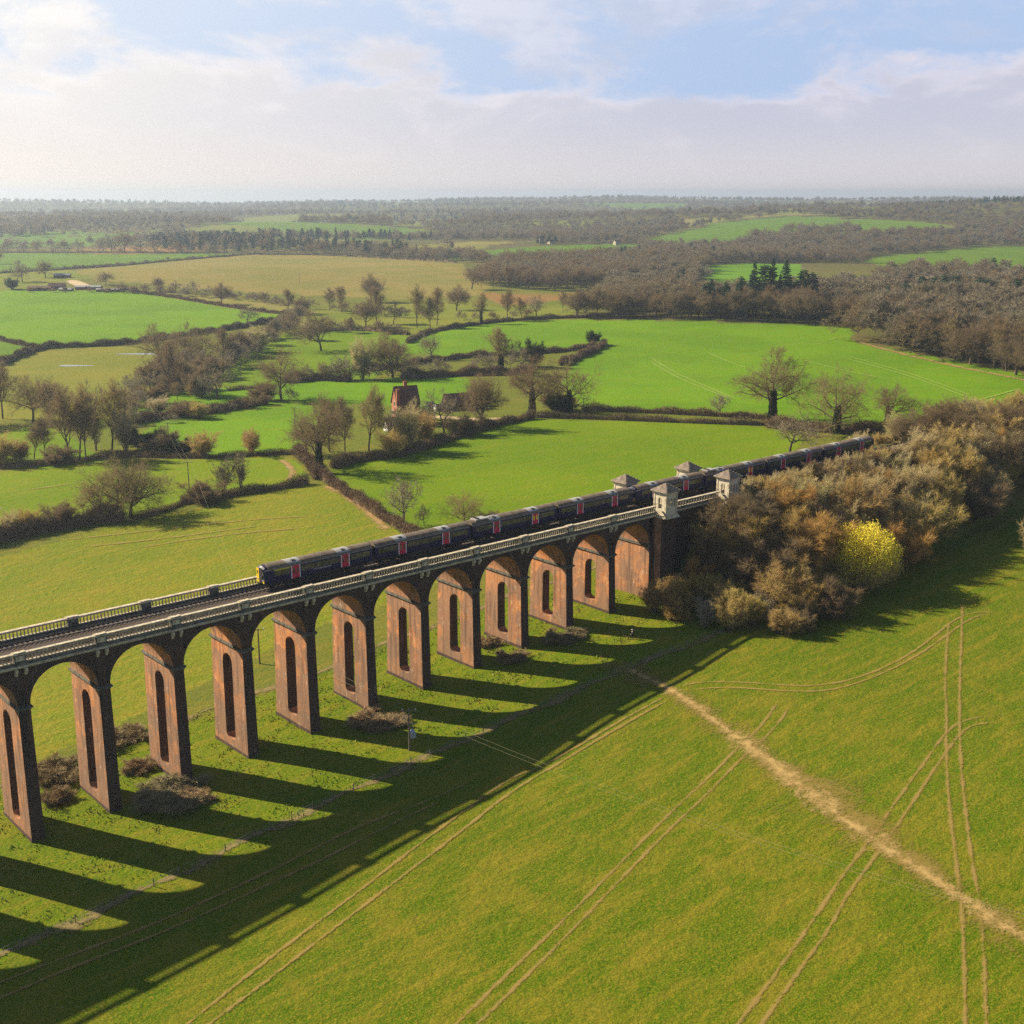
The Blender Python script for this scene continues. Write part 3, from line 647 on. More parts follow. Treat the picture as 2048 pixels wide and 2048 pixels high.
for n in range(N0, N1+1):
    for far in (0, 1):
        dress(n, far)
        if n < N1+1:
            o = link('balustrade', bmh, via, loc=(n*PB, W if far else 0, 0)); o.scale = (1, -1 if far else 1, 1)
            if n == N1: o.scale = ((118.9-N1*PB-L0)/(L1-L0), o.scale[1], 1); o.location.x = N1*PB+L0-L0*o.scale[0]
for far in (0, 1):                               # between the pavilions
    o = link('balustrade', bmh, via, loc=(0, W if far else 0, 0)); k = (137.4-123.4)/(L1-L0)
    o.scale = (k, -1 if far else 1, 1); o.location.x = 123.4-L0*k
# abutment block under the pavilions
b = MB(); xa = (N1+1)*PB-HT
g = -22
b.box(xa, 143.5, .25, W-.25, g, -2.0); b.box(xa-.05, xa+.9, .1, W-.1, g, ZC-1.2)
b.box(119.0, 123.2, -1.35, .25, g, -2.25); b.box(119.0, 123.2, W-.25, W+1.35, g, -2.25)
b.box(137.2, 141.4, -1.35, .25, g, -2.25); b.box(137.2, 141.4, W-.25, W+1.35, g, -2.25)
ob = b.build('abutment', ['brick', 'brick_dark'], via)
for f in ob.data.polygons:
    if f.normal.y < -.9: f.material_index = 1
b = MB(); b.box(xa-.25, xa+.02, -.1, W+.1, ZC-.45, ZC-.05); b.build('impost', ['stone_dark'], ob)
# ------------------------------------------------------------------ permanent way
tr = tag(empty('railway_track', (0, 0, 0)), 'double railway track in dark ballast crossing the viaduct', 'railway track')
ES, EE = X0, 420
b = MB(); b.prism([(.66, -1.748), (W-.66, -1.748), (W-.95, -1.36), (.95, -1.36)], 'x', ES, EE); b.build('ballast_bed', ['ballast'], tr)
def arc_tube(vals): pass
for yc in (3.15, 6.85):
    s = MB()
    x = ES+.3
    while x < 260: s.box(x, x+.26, yc-1.25, yc+1.25, -1.37, -1.29); x += .7
    s.build('sleepers', ['sleeper'], tr)['kind'] = 'stuff'
    for dy in (-.72, .72):
        r = MB(); r.box(ES, EE, yc+dy-.035, yc+dy+.035, -1.29, -1.15, 0); r.box(ES, EE, yc+dy-.03, yc+dy+.03, -1.15, -1.135, 1)
        r.build('rail', ['rail', 'railtop'], tr)
    r = MB(); k = 1.15 if yc > 5 else -1.15; r.box(ES, EE, yc+k-.04, yc+k+.04, -1.25, -1.10, 0); r.build('third_rail', ['rail'], tr)

# ------------------------------------------------------------------ pavilions
def make_pavilion():
    root = empty('pavilion')
    a = 1.55; z0, z1 = -1.75, 2.4
    def arc_hole(cx, w, zb, zs):
        h = [(cx-w, zb), (cx+w, zb)]
        for k in range(9):
            t = math.pi*k/8; h.append((cx+w*math.cos(t), zs+w*math.sin(t)))
        return h
    wb = [(-a, z0), (a, z0), (a, z1), (-a, z1)]
    three = [arc_hole(c, .24, -.15, 1.15) for c in (-.80, 0, .80)]
    one = [arc_hole(0, .46, -.55, 1.15)]
    for nm, holes, ax, p0, p1 in (('wall', three, 'y', -a, -a+.32), ('wall', three, 'y', a-.32, a)):
        bm_obj(plate(wb, holes, ax, p0, p1), nm, ['stone_pale'], root)
    wb2 = [(-a+.322, z0), (a-.322, z0), (a-.322, z1), (-a+.322, z1)]
    for p0, p1 in ((-a+.003, -a+.32), (a-.32, a-.003)):
        bm_obj(plate(wb2, one, 'x', p0, p1), 'wall', ['stone_pale'], root)
    b = MB()
    for sx in (-1, 1):
        for sy in (-1, 1):
            x = sx*(a-.16); y = sy*(a-.16)
            b.box(x-.22, x+.22, y-.22, y+.22, z0+.02, z1-.02)
    b.build('corner_pilaster', ['stone'], root)
    b = MB(); b.box(-a-.42, a+.42, -a-.42, a+.42, z0-.55, z0-.25, top=.08); b.box(-a-.2, a+.2, -a-.2, a+.2, z0-.25, z0); b.build('base', ['stone'], root)
    b = MB(); b.box(-a-.14, a+.14, -a-.14, a+.14, z1, z1+.18); b.box(-a-.26, a+.26, -a-.26, a+.26, z1+.18, z1+.34); b.build('cornice', ['stone_pale'], root)
    b = MB(); h = a+.56; z = z1+.34
    for k in range(5):
        b.box(-h, h, -h, h, z, z+.27, top=.14); h -= .39; z += .25
    b.box(-h-.1, h+.1, -h-.1, h+.1, z, z+.2, top=.2)
    b.build('roof', ['slate'], root)
    return root
pav = make_pavilion()
labs = ['cream stone pavilion on the near parapet, the one nearer the last arch', 'cream stone pavilion on the near parapet beside the bushes', 'stone pavilion behind the train, the left hand one', 'stone pavilion behind the train, the right hand one']
for i, (x, y) in enumerate(((121.1, -.35), (139.3, -.35), (121.1, W+.35), (139.3, W+.35))):
    o = pav if i == 0 else dup(pav)
    o.location = (x, y, 0); tag(o, labs[i], 'pavilion', 'stone pavilions on the parapets')

# ------------------------------------------------------------------ train
TX, TY, CL = 38.5, 6.85, 20.1
train = tag(empty('train', (TX, TY, -1.135)), 'dark blue passenger train with magenta doors crossing the viaduct', 'train')
def sect(w=1.39):                                 # half body outline above the rail
    return [(w-.06, .95), (w, 1.25), (w+.01, 1.9), (w, 2.6), (w-.05, 3.0)]
roof_p = [(1.335, 3.0), (1.22, 3.28), (.98, 3.50), (.6, 3.64), (.2, 3.70)]
def car(k):
    x0 = k*CL+.28; x1 = (k+1)*CL-.28
    front = k % 4 == 0; rear = k % 4 == 3
    e = empty('carriage', (0, 0, 0), parent=train)
    L = sect(); poly = L+[(-y, z) for y, z in reversed(L)]
    b = MB(); b.prism(poly, 'x', x0+(.9 if front else 0), x1-(.9 if rear else 0)); b.build('body', ['indigo'], e)
    rp = roof_p+[(-y, z) for y, z in reversed(roof_p)]
    b = MB(); b.prism([(1.3, 2.96)]+rp+[(-1.3, 2.96)], 'x', x0+(.7 if front else 0), x1-(.7 if rear else 0))
    b.build('roof', ['roofgrey'], e)
    b = MB()
    for s in (-1, 1): b.box(x0+.2, x1-.2, s*1.36-.03, s*1.36+.03, 2.99, 3.05)
    b.build('gutter', ['rooflight'], e)
    b = MB()                                       # roof units over the doors
    for dx in (5.6, 14.6):
        xx = k*CL+dx
        b.prism([(1.24, 3.30), (1.0, 3.52), (.6, 3.67), (0, 3.74), (-.6, 3.67), (-1.0, 3.52), (-1.24, 3.30)], 'x', xx-1.3, xx+1.1)
        b.box(xx-.3, xx+.3, -.9, -.4, 3.60, 3.73, 1)
    b.build('roof_unit', ['rooflight', 'black'], e)
    if k in (2, 5):
        b = MB(); xx = x0+1.2
        b.box(xx, xx+2.6, -.8, .8, 3.62, 3.86, 0); b.box(xx+.4, xx+.9, -.6, .6, 3.86, 4.0, 1)
        for q in (-1, 1): b.tube((xx+3.0, q*.5, 3.7), (xx+4.6, q*.5, 4.02), .04, k=5, mi=1)
        b.tube((xx+4.6, -.75, 4.02), (xx+4.6, .75, 4.02), .05, k=5, mi=1)
        b.build('pantograph_well', ['rooflight', 'black'], e)
    doors = (5.6, 14.6)
    spans = [((1.9 if front else .9), 4.55), (6.65, 9.0), (9.15, 11.1), (11.25, 13.55), (15.65, CL-(1.9 if rear else .9))]
    for s in (-1, 1):
        for (a, c) in spans:
            b = MB(); b.box(k*CL+a, k*CL+c, s*1.40-.014, s*1.40+.014, 1.92, 2.72)
            b.build('window', ['glass'], e)
        for j, dx in enumerate(doors):
            xx = k*CL+dx; b = MB()
            b.box(xx-.66, xx+.66, s*1.402-.022, s*1.402+.022, 1.02, 2.93, 0)
            b.box(xx-.80, xx-.665, s*1.404-.026, s*1.404+.026, 1.0, 2.96, 1); b.box(xx+.665, xx+.80, s*1.404-.026, s*1.404+.026, 1.0, 2.96, 1)
            b.box(xx-.012, xx+.012, s*1.427-.004, s*1.427+.004, 1.02, 2.93, 2)
            d = b.build('door', ['pink', 'doorwhite', 'black'], e)
            gm = MB()
            for q in (-.36, .36): gm.box(xx+q-.17, xx+q+.17, s*1.430-.006, s*1.430+.006, 1.75, 2.6)
            gm.build('door_window', ['yellow' if (k in (2, 5) and j == 1) else 'glass'], d)
    for dx in (3.2, CL-3.2):
        b = MB()
        for w in (-1.25, 1.25):
            for s in (-1, 1): b.prism([(k*CL+dx+w+.42*math.cos(t*math.pi/6), .43+.42*math.sin(t*math.pi/6)) for t in range(12)], 'y', s*.68-.06, s*.68+.06)
        b.box(k*CL+dx-1.9, k*CL+dx+1.9, -1.05, 1.05, .35, .8)
        b.build('bogie', ['black'], e)
    b = MB(); b.box(k*CL+5.6, k*CL+14.5, -1.25, 1.25, .25, .95); b.box(x0+.4, x1-.4, -1.1, 1.1, .8, .96); b.build('underframe', ['black'], e)
    if not rear and k < 7:
        b = MB(); b.box(x1+.0, x1+.56, -1.0, 1.0, 1.0, 3.2); b.build('gangway', ['black'], e)
    for end, on in ((0, front), (1, rear)):
        if not on: continue
        sg = 1 if end == 0 else -1; xe = x0 if end == 0 else x1
        X = lambda d: xe+sg*d
        c = MB(); pr = [(1.34, .95), (1.39, 1.25), (1.39, 2.6), (1.3, 3.1), (.95, 3.45), (.3, 3.62)]
        pr = pr+[(-y, z) for y, z in reversed(pr)]; n = len(pr)
        vs = [(X(.95), y, z) for y, z in pr]+[(X(.28), y*.94, z if z < 2 else z-.10) for y, z in pr]+[(X(.05), y*.80, z if z < 2 else z-.34) for y, z in pr]
        fs = [(r*n+i, r*n+(i+1) % n, (r+1)*n+(i+1) % n, (r+1)*n+i) for r in (0, 1) for i in range(n)]+[tuple(2*n+i for i in range(n)), tuple(range(n-1, -1, -1))]
        c.add(vs, fs, 0); c.build('cab', ['indigo'], e)
        b = MB()
        b.box(*sorted((X(-.02), X(.04))), .36, 1.10, 1.0, 3.12); b.box(*sorted((X(-.02), X(.04))), -1.06, -.66, 1.0, 1.5); b.build('yellow_panel', ['yellow'], e)
        b = MB(); b.box(*sorted((X(-.06), X(.03))), -.62, .34, 1.05, 3.15); b.build('gangway_door', ['black'], e)
        b = MB()
        for s in (-1, 1): b.box(*sorted((X(-.05), X(.0))), s*.80-.12, s*.80+.12, 2.25, 2.8)
        b.build('windscreen', ['glass'], e)
        b = MB(); b.box(*sorted((X(-.45), X(.1))), -.28, .28, .75, 1.02); b.build('coupler', ['black'], e)
        for s in (-1, 1):
            b = MB(); b.box(*sorted((X(-.06), X(.0))), s*.80-.16, s*.80+.16, 1.32, 1.55); b.build('headlight', ['rooflight'], e)
    if k in (0, 7):
        a = (1.9, 4.7) if k == 0 else (CL-4.4, CL-1.9)
        for s in (-1, 1): b = MB(); b.box(k*CL+a[0], k*CL+a[1], s*1.398-.016, s*1.398+.016, 2.76, 2.93); b.build('first_class_stripe', ['stripe'], e)
    if k in (0, 4):                                # small white lettering under the windows
        for s in (-1,):
            cu = bpy.data.curves.new('lettering', 'FONT'); cu.body = 'First Capital Connect'; cu.size = .36; cu.align_x = 'CENTER'; cu.extrude = .004
            o = bpy.data.objects.new('tmp', cu); COL.objects.link(o); bpy.context.view_layer.update()
            me = bpy.data.meshes.new_from_object(o.evaluated_get(bpy.context.evaluated_depsgraph_get())); bpy.data.objects.remove(o)
            t = link('lettering', me, e, ['doorwhite']); t.location = (k*CL+10.4, -1.425, 1.62); t.rotation_euler = (R(90), 0, 0)
for k in range(8): car(k)
# ------------------------------------------------------------------ tree kit: unit-height prototypes (trunk mesh + crown mesh)
def unit(v):
    n = math.sqrt(v[0]*v[0]+v[1]*v[1]+v[2]*v[2]) or 1
    return (v[0]/n, v[1]/n, v[2]/n)
class Tree:
    def __init__(s, seed): s.r = random.Random(seed); s.seg = []; s.tw = []
    def rv(s, k=1): return (s.r.gauss(0, k), s.r.gauss(0, k), s.r.gauss(0, k))
    def grow(s, p, d, L, r, lev, P):
        r0 = s.r; n = P['n'][lev]; ns = P['segs'][lev]; pts = [p]; rad = [r]; dirs = [d]
        for i in range(ns):
            w = s.rv(P['wob'][lev]); g = P['up'][lev]
            d = unit((d[0]+w[0], d[1]+w[1], d[2]+w[2]+g)); st = L/ns
            p = (p[0]+d[0]*st, p[1]+d[1]*st, p[2]+d[2]*st)
            if p[2] < .02: p = (p[0], p[1], .02)
            pts.append(p); rad.append(r*(1-(i+1)/ns*(1-P['taper']))); dirs.append(d)
            s.seg.append((pts[-2], pts[-1], rad[-2], rad[-1], lev))
        last = lev == len(P['n'])-1
        if last:
            for _ in range(P['tw']):
                f = s.r.uniform(.15, 1.05)*ns; i = min(int(f), ns-1); t = f-i
                q = tuple(pts[i][k]+(pts[i+1][k]-pts[i][k])*t for k in range(3))
                w = s.rv(.62); dd = unit((dirs[i][0]+w[0], dirs[i][1]+w[1], dirs[i][2]+w[2]+.12+P.get('twup', 0)))
                l = P['twl']*s.r.uniform(.55, 1.3); s.tw.append((q, tuple(q[k]+dd[k]*l for k in range(3)), P['tww']*s.r.uniform(.6, 1.3)))
            return
        ph = s.r.uniform(0, 6.28)
        for j in range(n):
            f = (P['from'][lev]+(1-P['from'][lev])*(j+s.r.uniform(.2, .9))/n)*ns; i = min(int(f), ns-1); t = f-i
            q = tuple(pts[i][k]+(pts[i+1][k]-pts[i][k])*t for k in range(3))
            dd = dirs[min(i+1, ns)]; a = R(s.r.gauss(P['ang'][lev], P['angv'])); ph += 2.4+s.r.uniform(-.4, .4)
            ax = Vector(dd).orthogonal().normalized(); ax.rotate(Matrix.Rotation(ph, 3, Vector(dd)))
            nd = Vector(dd)*math.cos(a)+ax*math.sin(a)
            sh = P['shape'](f/ns, lev)
            s.grow(q, unit(tuple(nd)), L*P['len'][lev]*sh*s.r.uniform(.75, 1.2), max(rad[i]*P['rr'][lev], .0012), lev+1, P)
        if lev > 0 or P.get('leader', True):       # carry the end of the branch on into fine growth
            s.grow(pts[-1], dirs[-1], L*P['len'][lev]*.8, rad[-1]*.8, min(lev+1, len(P['n'])-1), P)
def tree_meshes(seed, P, name, barkm, twigm):
    t = Tree(seed)
    for st in P.get('stems', [((0, 0, 0), (0, 0, 1), P.get('L', 1), P.get('r', .02))]): t.grow(st[0], unit(st[1]), st[2], st[3], 0, P)
    zs = np.array([x[1][2] for x in t.tw]); top = np.percentile(zs, 99.5); k = 1/top
    def tubes(sel, sides):
        if not sel: return np.zeros((0, 3)), np.zeros((0, 4), int)
        a = np.array([x[0] for x in sel])*k; b = np.array([x[1] for x in sel])*k; ra = np.array([x[2] for x in sel])*k; rb = np.array([x[3] for x in sel])*k
        d = b-a; d /= np.linalg.norm(d, axis=1)[:, None]+1e-9
        ref = np.where(np.abs(d[:, 2:3]) > .9, np.array([[1., 0, 0]]), np.array([[0, 0, 1.]]))
        e = np.cross(d, ref); e /= np.linalg.norm(e, axis=1)[:, None]; f = np.cross(d, e)
        th = np.arange(sides)*2*np.pi/sides
        ring = e[:, None]*np.cos(th)[None, :, None]+f[:, None]*np.sin(th)[None, :, None]
        vs = np.concatenate([a[:, None]+ring*ra[:, None, None], (b+d*rb[:, None]*.3)[:, None]+ring*rb[:, None, None]], 1)
        o = (np.arange(len(sel))*2*sides)[:, None]; i = np.arange(sides); j = (i+1) % sides
        F = np.stack([o+i, o+j, o+sides+j, o+sides+i], -1)
        return vs.reshape(-1, 3), F.reshape(-1, 4)
    big = [x for x in t.seg if x[4] <= P.get('tube', 1)]; small = [x for x in t.seg if x[4] > P.get('tube', 1)]
    v, f = tubes(big, 6); me1 = np_mesh(name+'_trunk', v, f); me1.shade_smooth(); me1.materials.append(M[barkm])
    v2, f2 = tubes(small, 3)
    a = np.array([x[0] for x in t.tw])*k; b = np.array([x[1] for x in t.tw])*k; w = np.array([x[2] for x in t.tw])
    d = b-a; rr = np.random.default_rng(seed).normal(size=d.shape); sd = np.cross(d, rr); sd /= np.linalg.norm(sd, axis=1)[:, None]+1e-9
    q = np.stack([a-sd*w[:, None]/2, a+sd*w[:, None]/2, b+sd*w[:, None]*.15, b-sd*w[:, None]*.15], 1).reshape(-1, 3)
    fq = np.arange(len(q)).reshape(-1, 4)
    if P.get('leaf'):
        rg = np.random.default_rng(seed+1); nl = P['leaf'][0]; sz = P['leaf'][1]
        c = a[rg.integers(0, len(a), nl)]; c = c+rg.normal(size=c.shape)*sz*1.5
        e1 = rg.normal(size=c.shape); e1 /= np.linalg.norm(e1, axis=1)[:, None]; e2 = np.cross(e1, rg.normal(size=c.shape)); e2 /= np.linalg.norm(e2, axis=1)[:, None]
        s1 = sz*rg.uniform(.5, 1.3, (nl, 1))
        ql = np.stack([c-e1*s1, c+e2*s1*.7, c+e1*s1, c-e2*s1*.7], 1).reshape(-1, 3)
        vv = np.concatenate([v2, q, ql]); ff = np.concatenate([f2, fq+len(v2), np.arange(len(ql)).reshape(-1, 4)+len(v2)+len(q)])
        mi = np.concatenate([np.zeros(len(f2)+len(fq)), np.ones(nl)]).astype(int)
        me2 = np_mesh(name+'_crown', vv, ff, mi); me2.materials.append(M[twigm]); me2.materials.append(M[P['leaf'][2]])
    else:
        me2 = np_mesh(name+'_crown', np.concatenate([v2, q]), np.concatenate([f2, fq+len(v2)])); me2.materials.append(M[twigm])
    return me1, me2
dome = lambda f, lev: (1.15-.75*abs(f-.45)) if lev == 0 else 1
OAK = dict(L=.62, r=.030, n=[11, 7, 6, 0], segs=[5, 5, 4, 3], wob=[.09, .17, .20, .2], up=[.04, .05, .03, .02], taper=.35, tw=12, twl=.082, tww=.0026,
           ang=[60, 48, 45], angv=9, len=[.72, .52, .55], rr=[.60, .55, .5], shape=dome)
OAK['from'] = [.34, .22, .2]
def var(P, **k):
    Q = dict(P); Q.update(k); return Q
WIDE = var(OAK, L=.52, ang=[72, 50, 46], len=[1.0, .52, .55], n=[10, 8, 6, 0])
TALL = var(OAK, L=.85, ang=[34, 32, 40], len=[.42, .5, .55], n=[14, 6, 5, 0], r=.022, tw=11)
TALL['from'] = [.3, .2, .2]
ROUND = var(OAK, L=.5, ang=[52, 44, 44], len=[.85, .52, .55], n=[13, 8, 6, 0], tw=14)
SMALL = var(OAK, L=.6, r=.035, n=[8, 6, 5, 0], tw=10, tww=.0045, twl=.09)
FAR = var(OAK, n=[8, 5, 3, 0], segs=[3, 3, 2, 2], tw=12, twl=.10, tww=.0085, tube=0, r=.03)
FARR = var(FAR, L=.5, ang=[58, 48, 46], len=[.85, .55, .6], n=[9, 5, 3, 0])
FART = var(FAR, L=.8, ang=[36, 34, 40], len=[.45, .5, .6], n=[10, 5, 3, 0])
def stems(seed, n, spread, L, r):
    q = random.Random(seed); out = []
    for i in range(n):
        a = q.uniform(0, 6.28); t = q.uniform(0, spread); out.append(((math.cos(a)*t*.14, math.sin(a)*t*.14, 0), (math.cos(a)*t, math.sin(a)*t, 1), L*q.uniform(.6, 1.1), r*q.uniform(.6, 1.2)))
    return out
SHRUB = dict(n=[8, 6, 0], segs=[5, 4, 3], wob=[.10, .2, .2], up=[.06, .06, .03], taper=.3, tw=16, twl=.095, tww=.0042, ang=[34, 40], angv=10, len=[.42, .5], rr=[.5, .5], shape=lambda f, l: 1.1-.5*f, tube=0, twup=.25)
SHRUB['from'] = [.15, .15]
DENSE = var(SHRUB, n=[8, 7, 0], tw=20, twl=.10, tww=.0048, ang=[45, 45])
PROTO = {}
def proto(key, P, seeds, barkm, twigm, st=None):
    PROTO[key] = []
    for i, sd in enumerate(seeds):
        Q = dict(P)
        if st: Q['stems'] = stems(sd, *st)
        PROTO[key].append(tree_meshes(sd, Q, key, barkm, twigm))
proto('oak', OAK, (1, 2, 3), 'bark', 'twig'); proto('oakwide', WIDE, (4, 5), 'bark', 'twig_olive_tree'); proto('tall', TALL, (6, 7, 8), 'bark', 'twig')
proto('round', ROUND, (9, 10), 'bark', 'twig'); proto('small', SMALL, (11, 12), 'bark', 'twig_pale_tree')
proto('tallolive', TALL, (13, 14), 'bark', 'twig_olive_tree')
proto('shrub', SHRUB, (21, 22, 23), 'bark', 'twig_olive', (16, .55, .75, .012)); proto('shrubgold', DENSE, (24, 25), 'bark', 'twig_gold', (13, .7, .62, .012))
proto('shrubbrown', DENSE, (26, 27, 28), 'bark', 'twig', (14, .75, .62, .012)); proto('shrubpale', SHRUB, (29, 30), 'bark', 'twig_pale', (18, .4, .85, .010))
proto('poplar', SHRUB, (31, 32), 'bark', 'twig_pale_tree', (6, .28, .95, .014))
def dome_meshes():
    tr, _ = tree_meshes(33, dict(DENSE, stems=stems(33, 14, .8, .62, .012)), 'yellow', 'bark', 'twig_olive')
    rg = np.random.default_rng(9); m = 34000; d = rg.normal(size=(m, 3)); d /= np.linalg.norm(d, axis=1)[:, None]
    lum = 1+.10*np.sin(d[:, 0]*7+1)*np.sin(d[:, 1]*6)+.07*np.sin(d[:, 2]*11+d[:, 0]*9)
    r = (1-.62*rg.random(m)**1.6)*lum*(1+.05*rg.normal(size=m))
    C = np.stack([d[:, 0]*.50*r, d[:, 1]*.50*r, .52+d[:, 2]*.46*r], -1); k = rg.random(m) < .35+.65*np.clip((C[:, 2]-.05)/.35, 0, 1); C = C[k]; m = len(C)
    e1 = rg.normal(size=(m, 3)); e1 /= np.linalg.norm(e1, axis=1)[:, None]; e2 = np.cross(e1, rg.normal(size=(m, 3))); e2 /= np.linalg.norm(e2, axis=1)[:, None]; s = .0085*rg.uniform(.5, 1.5, (m, 1))
    q = np.stack([C-e1*s, C+e2*s, C+e1*s, C-e2*s], 1).reshape(-1, 3)
    me = np_mesh('yellow_crown', q, np.arange(len(q)).reshape(-1, 4), ((C[:, 2] < .30+.25*rg.random(m)) | (rg.random(m) < .14)).astype(int)); me.materials.append(M['catkin']); me.materials.append(M['twig_olive']); return tr, me
PROTO['yellow'] = [dome_meshes()]
proto('ivybush', var(DENSE, leaf=(5000, .02, 'ivy')), (34, 35), 'bark', 'ivy', (14, .7, .6, .012))
proto('bramble', var(DENSE, n=[6, 5, 0], tw=14, twl=.22, tww=.013), (36, 37), 'bark', 'bramble', (22, 2.2, .7, .01))
proto('far', FAR, (41, 42, 43), 'bark', 'twig_far'); proto('farround', FARR, (44, 45), 'bark', 'twig'); proto('fartall', FART, (46, 47), 'bark', 'twig_far')
proto('farpale', FART, (48,), 'bark', 'twig_pale_tree')
# conifers: whorled branches carrying sprays of needles
def conifer_meshes(seed, spread, start, taper_top, dens, irregular, name):
    rg = np.random.default_rng(seed); b = MB()
    for i in range(8): b.tube((0, 0, i/8), (0, 0, (i+1)/8), .014*(1-i/8.6), .014*(1-(i+1)/8.6), 6, cap=False)
    vs = []; z = start
    C = []
    while z < .985:
        f = (z-start)/(1-start); Lr = spread*((1-f)**taper_top)*(1-irregular*rg.random())+.012
        nb = 5 if f < .8 else 4; a0 = rg.random()*6.28
        for k in range(nb):
            if rg.random() < irregular*.35: continue
            a = a0+k*6.283/nb+rg.normal()*.2; L = Lr*rg.uniform(.75, 1.15)
            tip = (math.cos(a)*L, math.sin(a)*L, z-L*.18+rg.normal()*.008)
            b.tube((0, 0, z), tip, .0035, .001, 3, cap=False)
            m = int(dens*L/spread)+4; t = rg.random(m)**.7; wd = L*.30*(1-t*.6)
            c = np.stack([tip[0]*t, tip[1]*t, z+(tip[2]-z)*t], -1)+rg.normal(size=(m, 3))*wd[:, None]*np.array([.55, .55, .16])
            C.append(c)
        z += .035*(1-.4*f)*rg.uniform(.8, 1.3)
    C = np.concatenate(C); m = len(C)
    e1 = rg.normal(size=(m, 3))*np.array([1, 1, .45]); e1 /= np.linalg.norm(e1, axis=1)[:, None]
    e2 = np.cross(e1, rg.normal(size=(m, 3))); e2 /= np.linalg.norm(e2, axis=1)[:, None]; s = .017*rg.uniform(.5, 1.4, (m, 1))
    q = np.stack([C-e1*s, C+e2*s*.45, C+e1*s, C-e2*s*.45], 1).reshape(-1, 3)
    me1 = b.mesh(name+'_trunk', False); me1.materials.append(M['bark'])
    me2 = np_mesh(name+'_crown', q, np.arange(len(q)).reshape(-1, 4)); me2.materials.append(M['needle'])
    return me1, me2
PROTO['conifer'] = [conifer_meshes(51, .20, .16, .75, 60, .25, 'conifer'), conifer_meshes(52, .17, .2, .8, 60, .35, 'conifer')]
PROTO['pine'] = [conifer_meshes(53, .30, .42, .38, 90, .6, 'pine'), conifer_meshes(54, .27, .38, .42, 90, .65, 'pine')]
PROTO['yew'] = [conifer_meshes(55, .33, .06, .5, 110, .2, 'yew')]
NAME = dict(oak='oak_tree', oakwide='oak_tree', tall='bare_tree', round='bare_tree', small='small_bare_tree', tallolive='bare_tree', shrub='shrub', shrubgold='shrub', shrubbrown='shrub', shrubpale='shrub',
            poplar='multi_stem_tree', yellow='sallow_tree', ivybush='evergreen_bush', bramble='bramble_bush', far='bare_tree', farround='bare_tree', fartall='bare_tree', farpale='bare_tree', conifer='conifer_tree', pine='pine_tree', yew='evergreen_tree')
CATS = dict(shrub='shrub', shrubgold='shrub', shrubbrown='shrub', shrubpale='shrub', ivybush='bush', bramble='bush')
NT_COUNT = [0]
def ivy_mesh(seed):
    rg = np.random.default_rng(seed); m = 1500
    z = rg.random(m)*.42; a = rg.random(m)*6.283; r = .03+.045*rg.random(m)*(1-z/.5)
    C = np.stack([np.cos(a)*r, np.sin(a)*r, z], -1); e1 = rg.normal(size=(m, 3)); e1 /= np.linalg.norm(e1, axis=1)[:, None]
    e2 = np.cross(e1, rg.normal(size=(m, 3))); e2 /= np.linalg.norm(e2, axis=1)[:, None]; s = .012
    q = np.stack([C-e1*s, C+e2*s, C+e1*s, C-e2*s], 1).reshape(-1, 3)
    me = np_mesh('ivy', q, np.arange(len(q)).reshape(-1, 4)); me.materials.append(M['ivy']); return me
IVY = ivy_mesh(3)
def plant(kind, x, y, h, label, group=None, wide=1.0, z=None, ivy=False, sink=.15, cat=None):
    i = NT_COUNT[0]; NT_COUNT[0] += 1
    pr = PROTO[kind][(i*7+3) % len(PROTO[kind])] if len(PROTO[kind]) > 1 else PROTO[kind][0]
    zz = gh(x, y) if z is None else z
    e = empty(NAME[kind], (x, y, zz-sink), rnd.uniform(0, 6.28)); e.scale = (h*wide, h*wide, h)
    sh = kind.startswith('shrub') or kind in ('bramble', 'ivybush')
    o1 = link('stems' if sh else 'trunk', pr[0], e); o2 = link('twigs' if kind in ('bramble', 'shrub', 'shrubgold', 'shrubbrown', 'shrubpale') else 'crown', pr[1], e)
    if ivy: link('ivy', IVY, e)
    tag(e, label, cat or CATS.get(kind, 'tree'), group)
    return e
def hpx(P, px):
    """height in metres of something px tall in the 1932 print, standing at ground point P"""
    return px*S/CF*float((P-CAM)@FW)

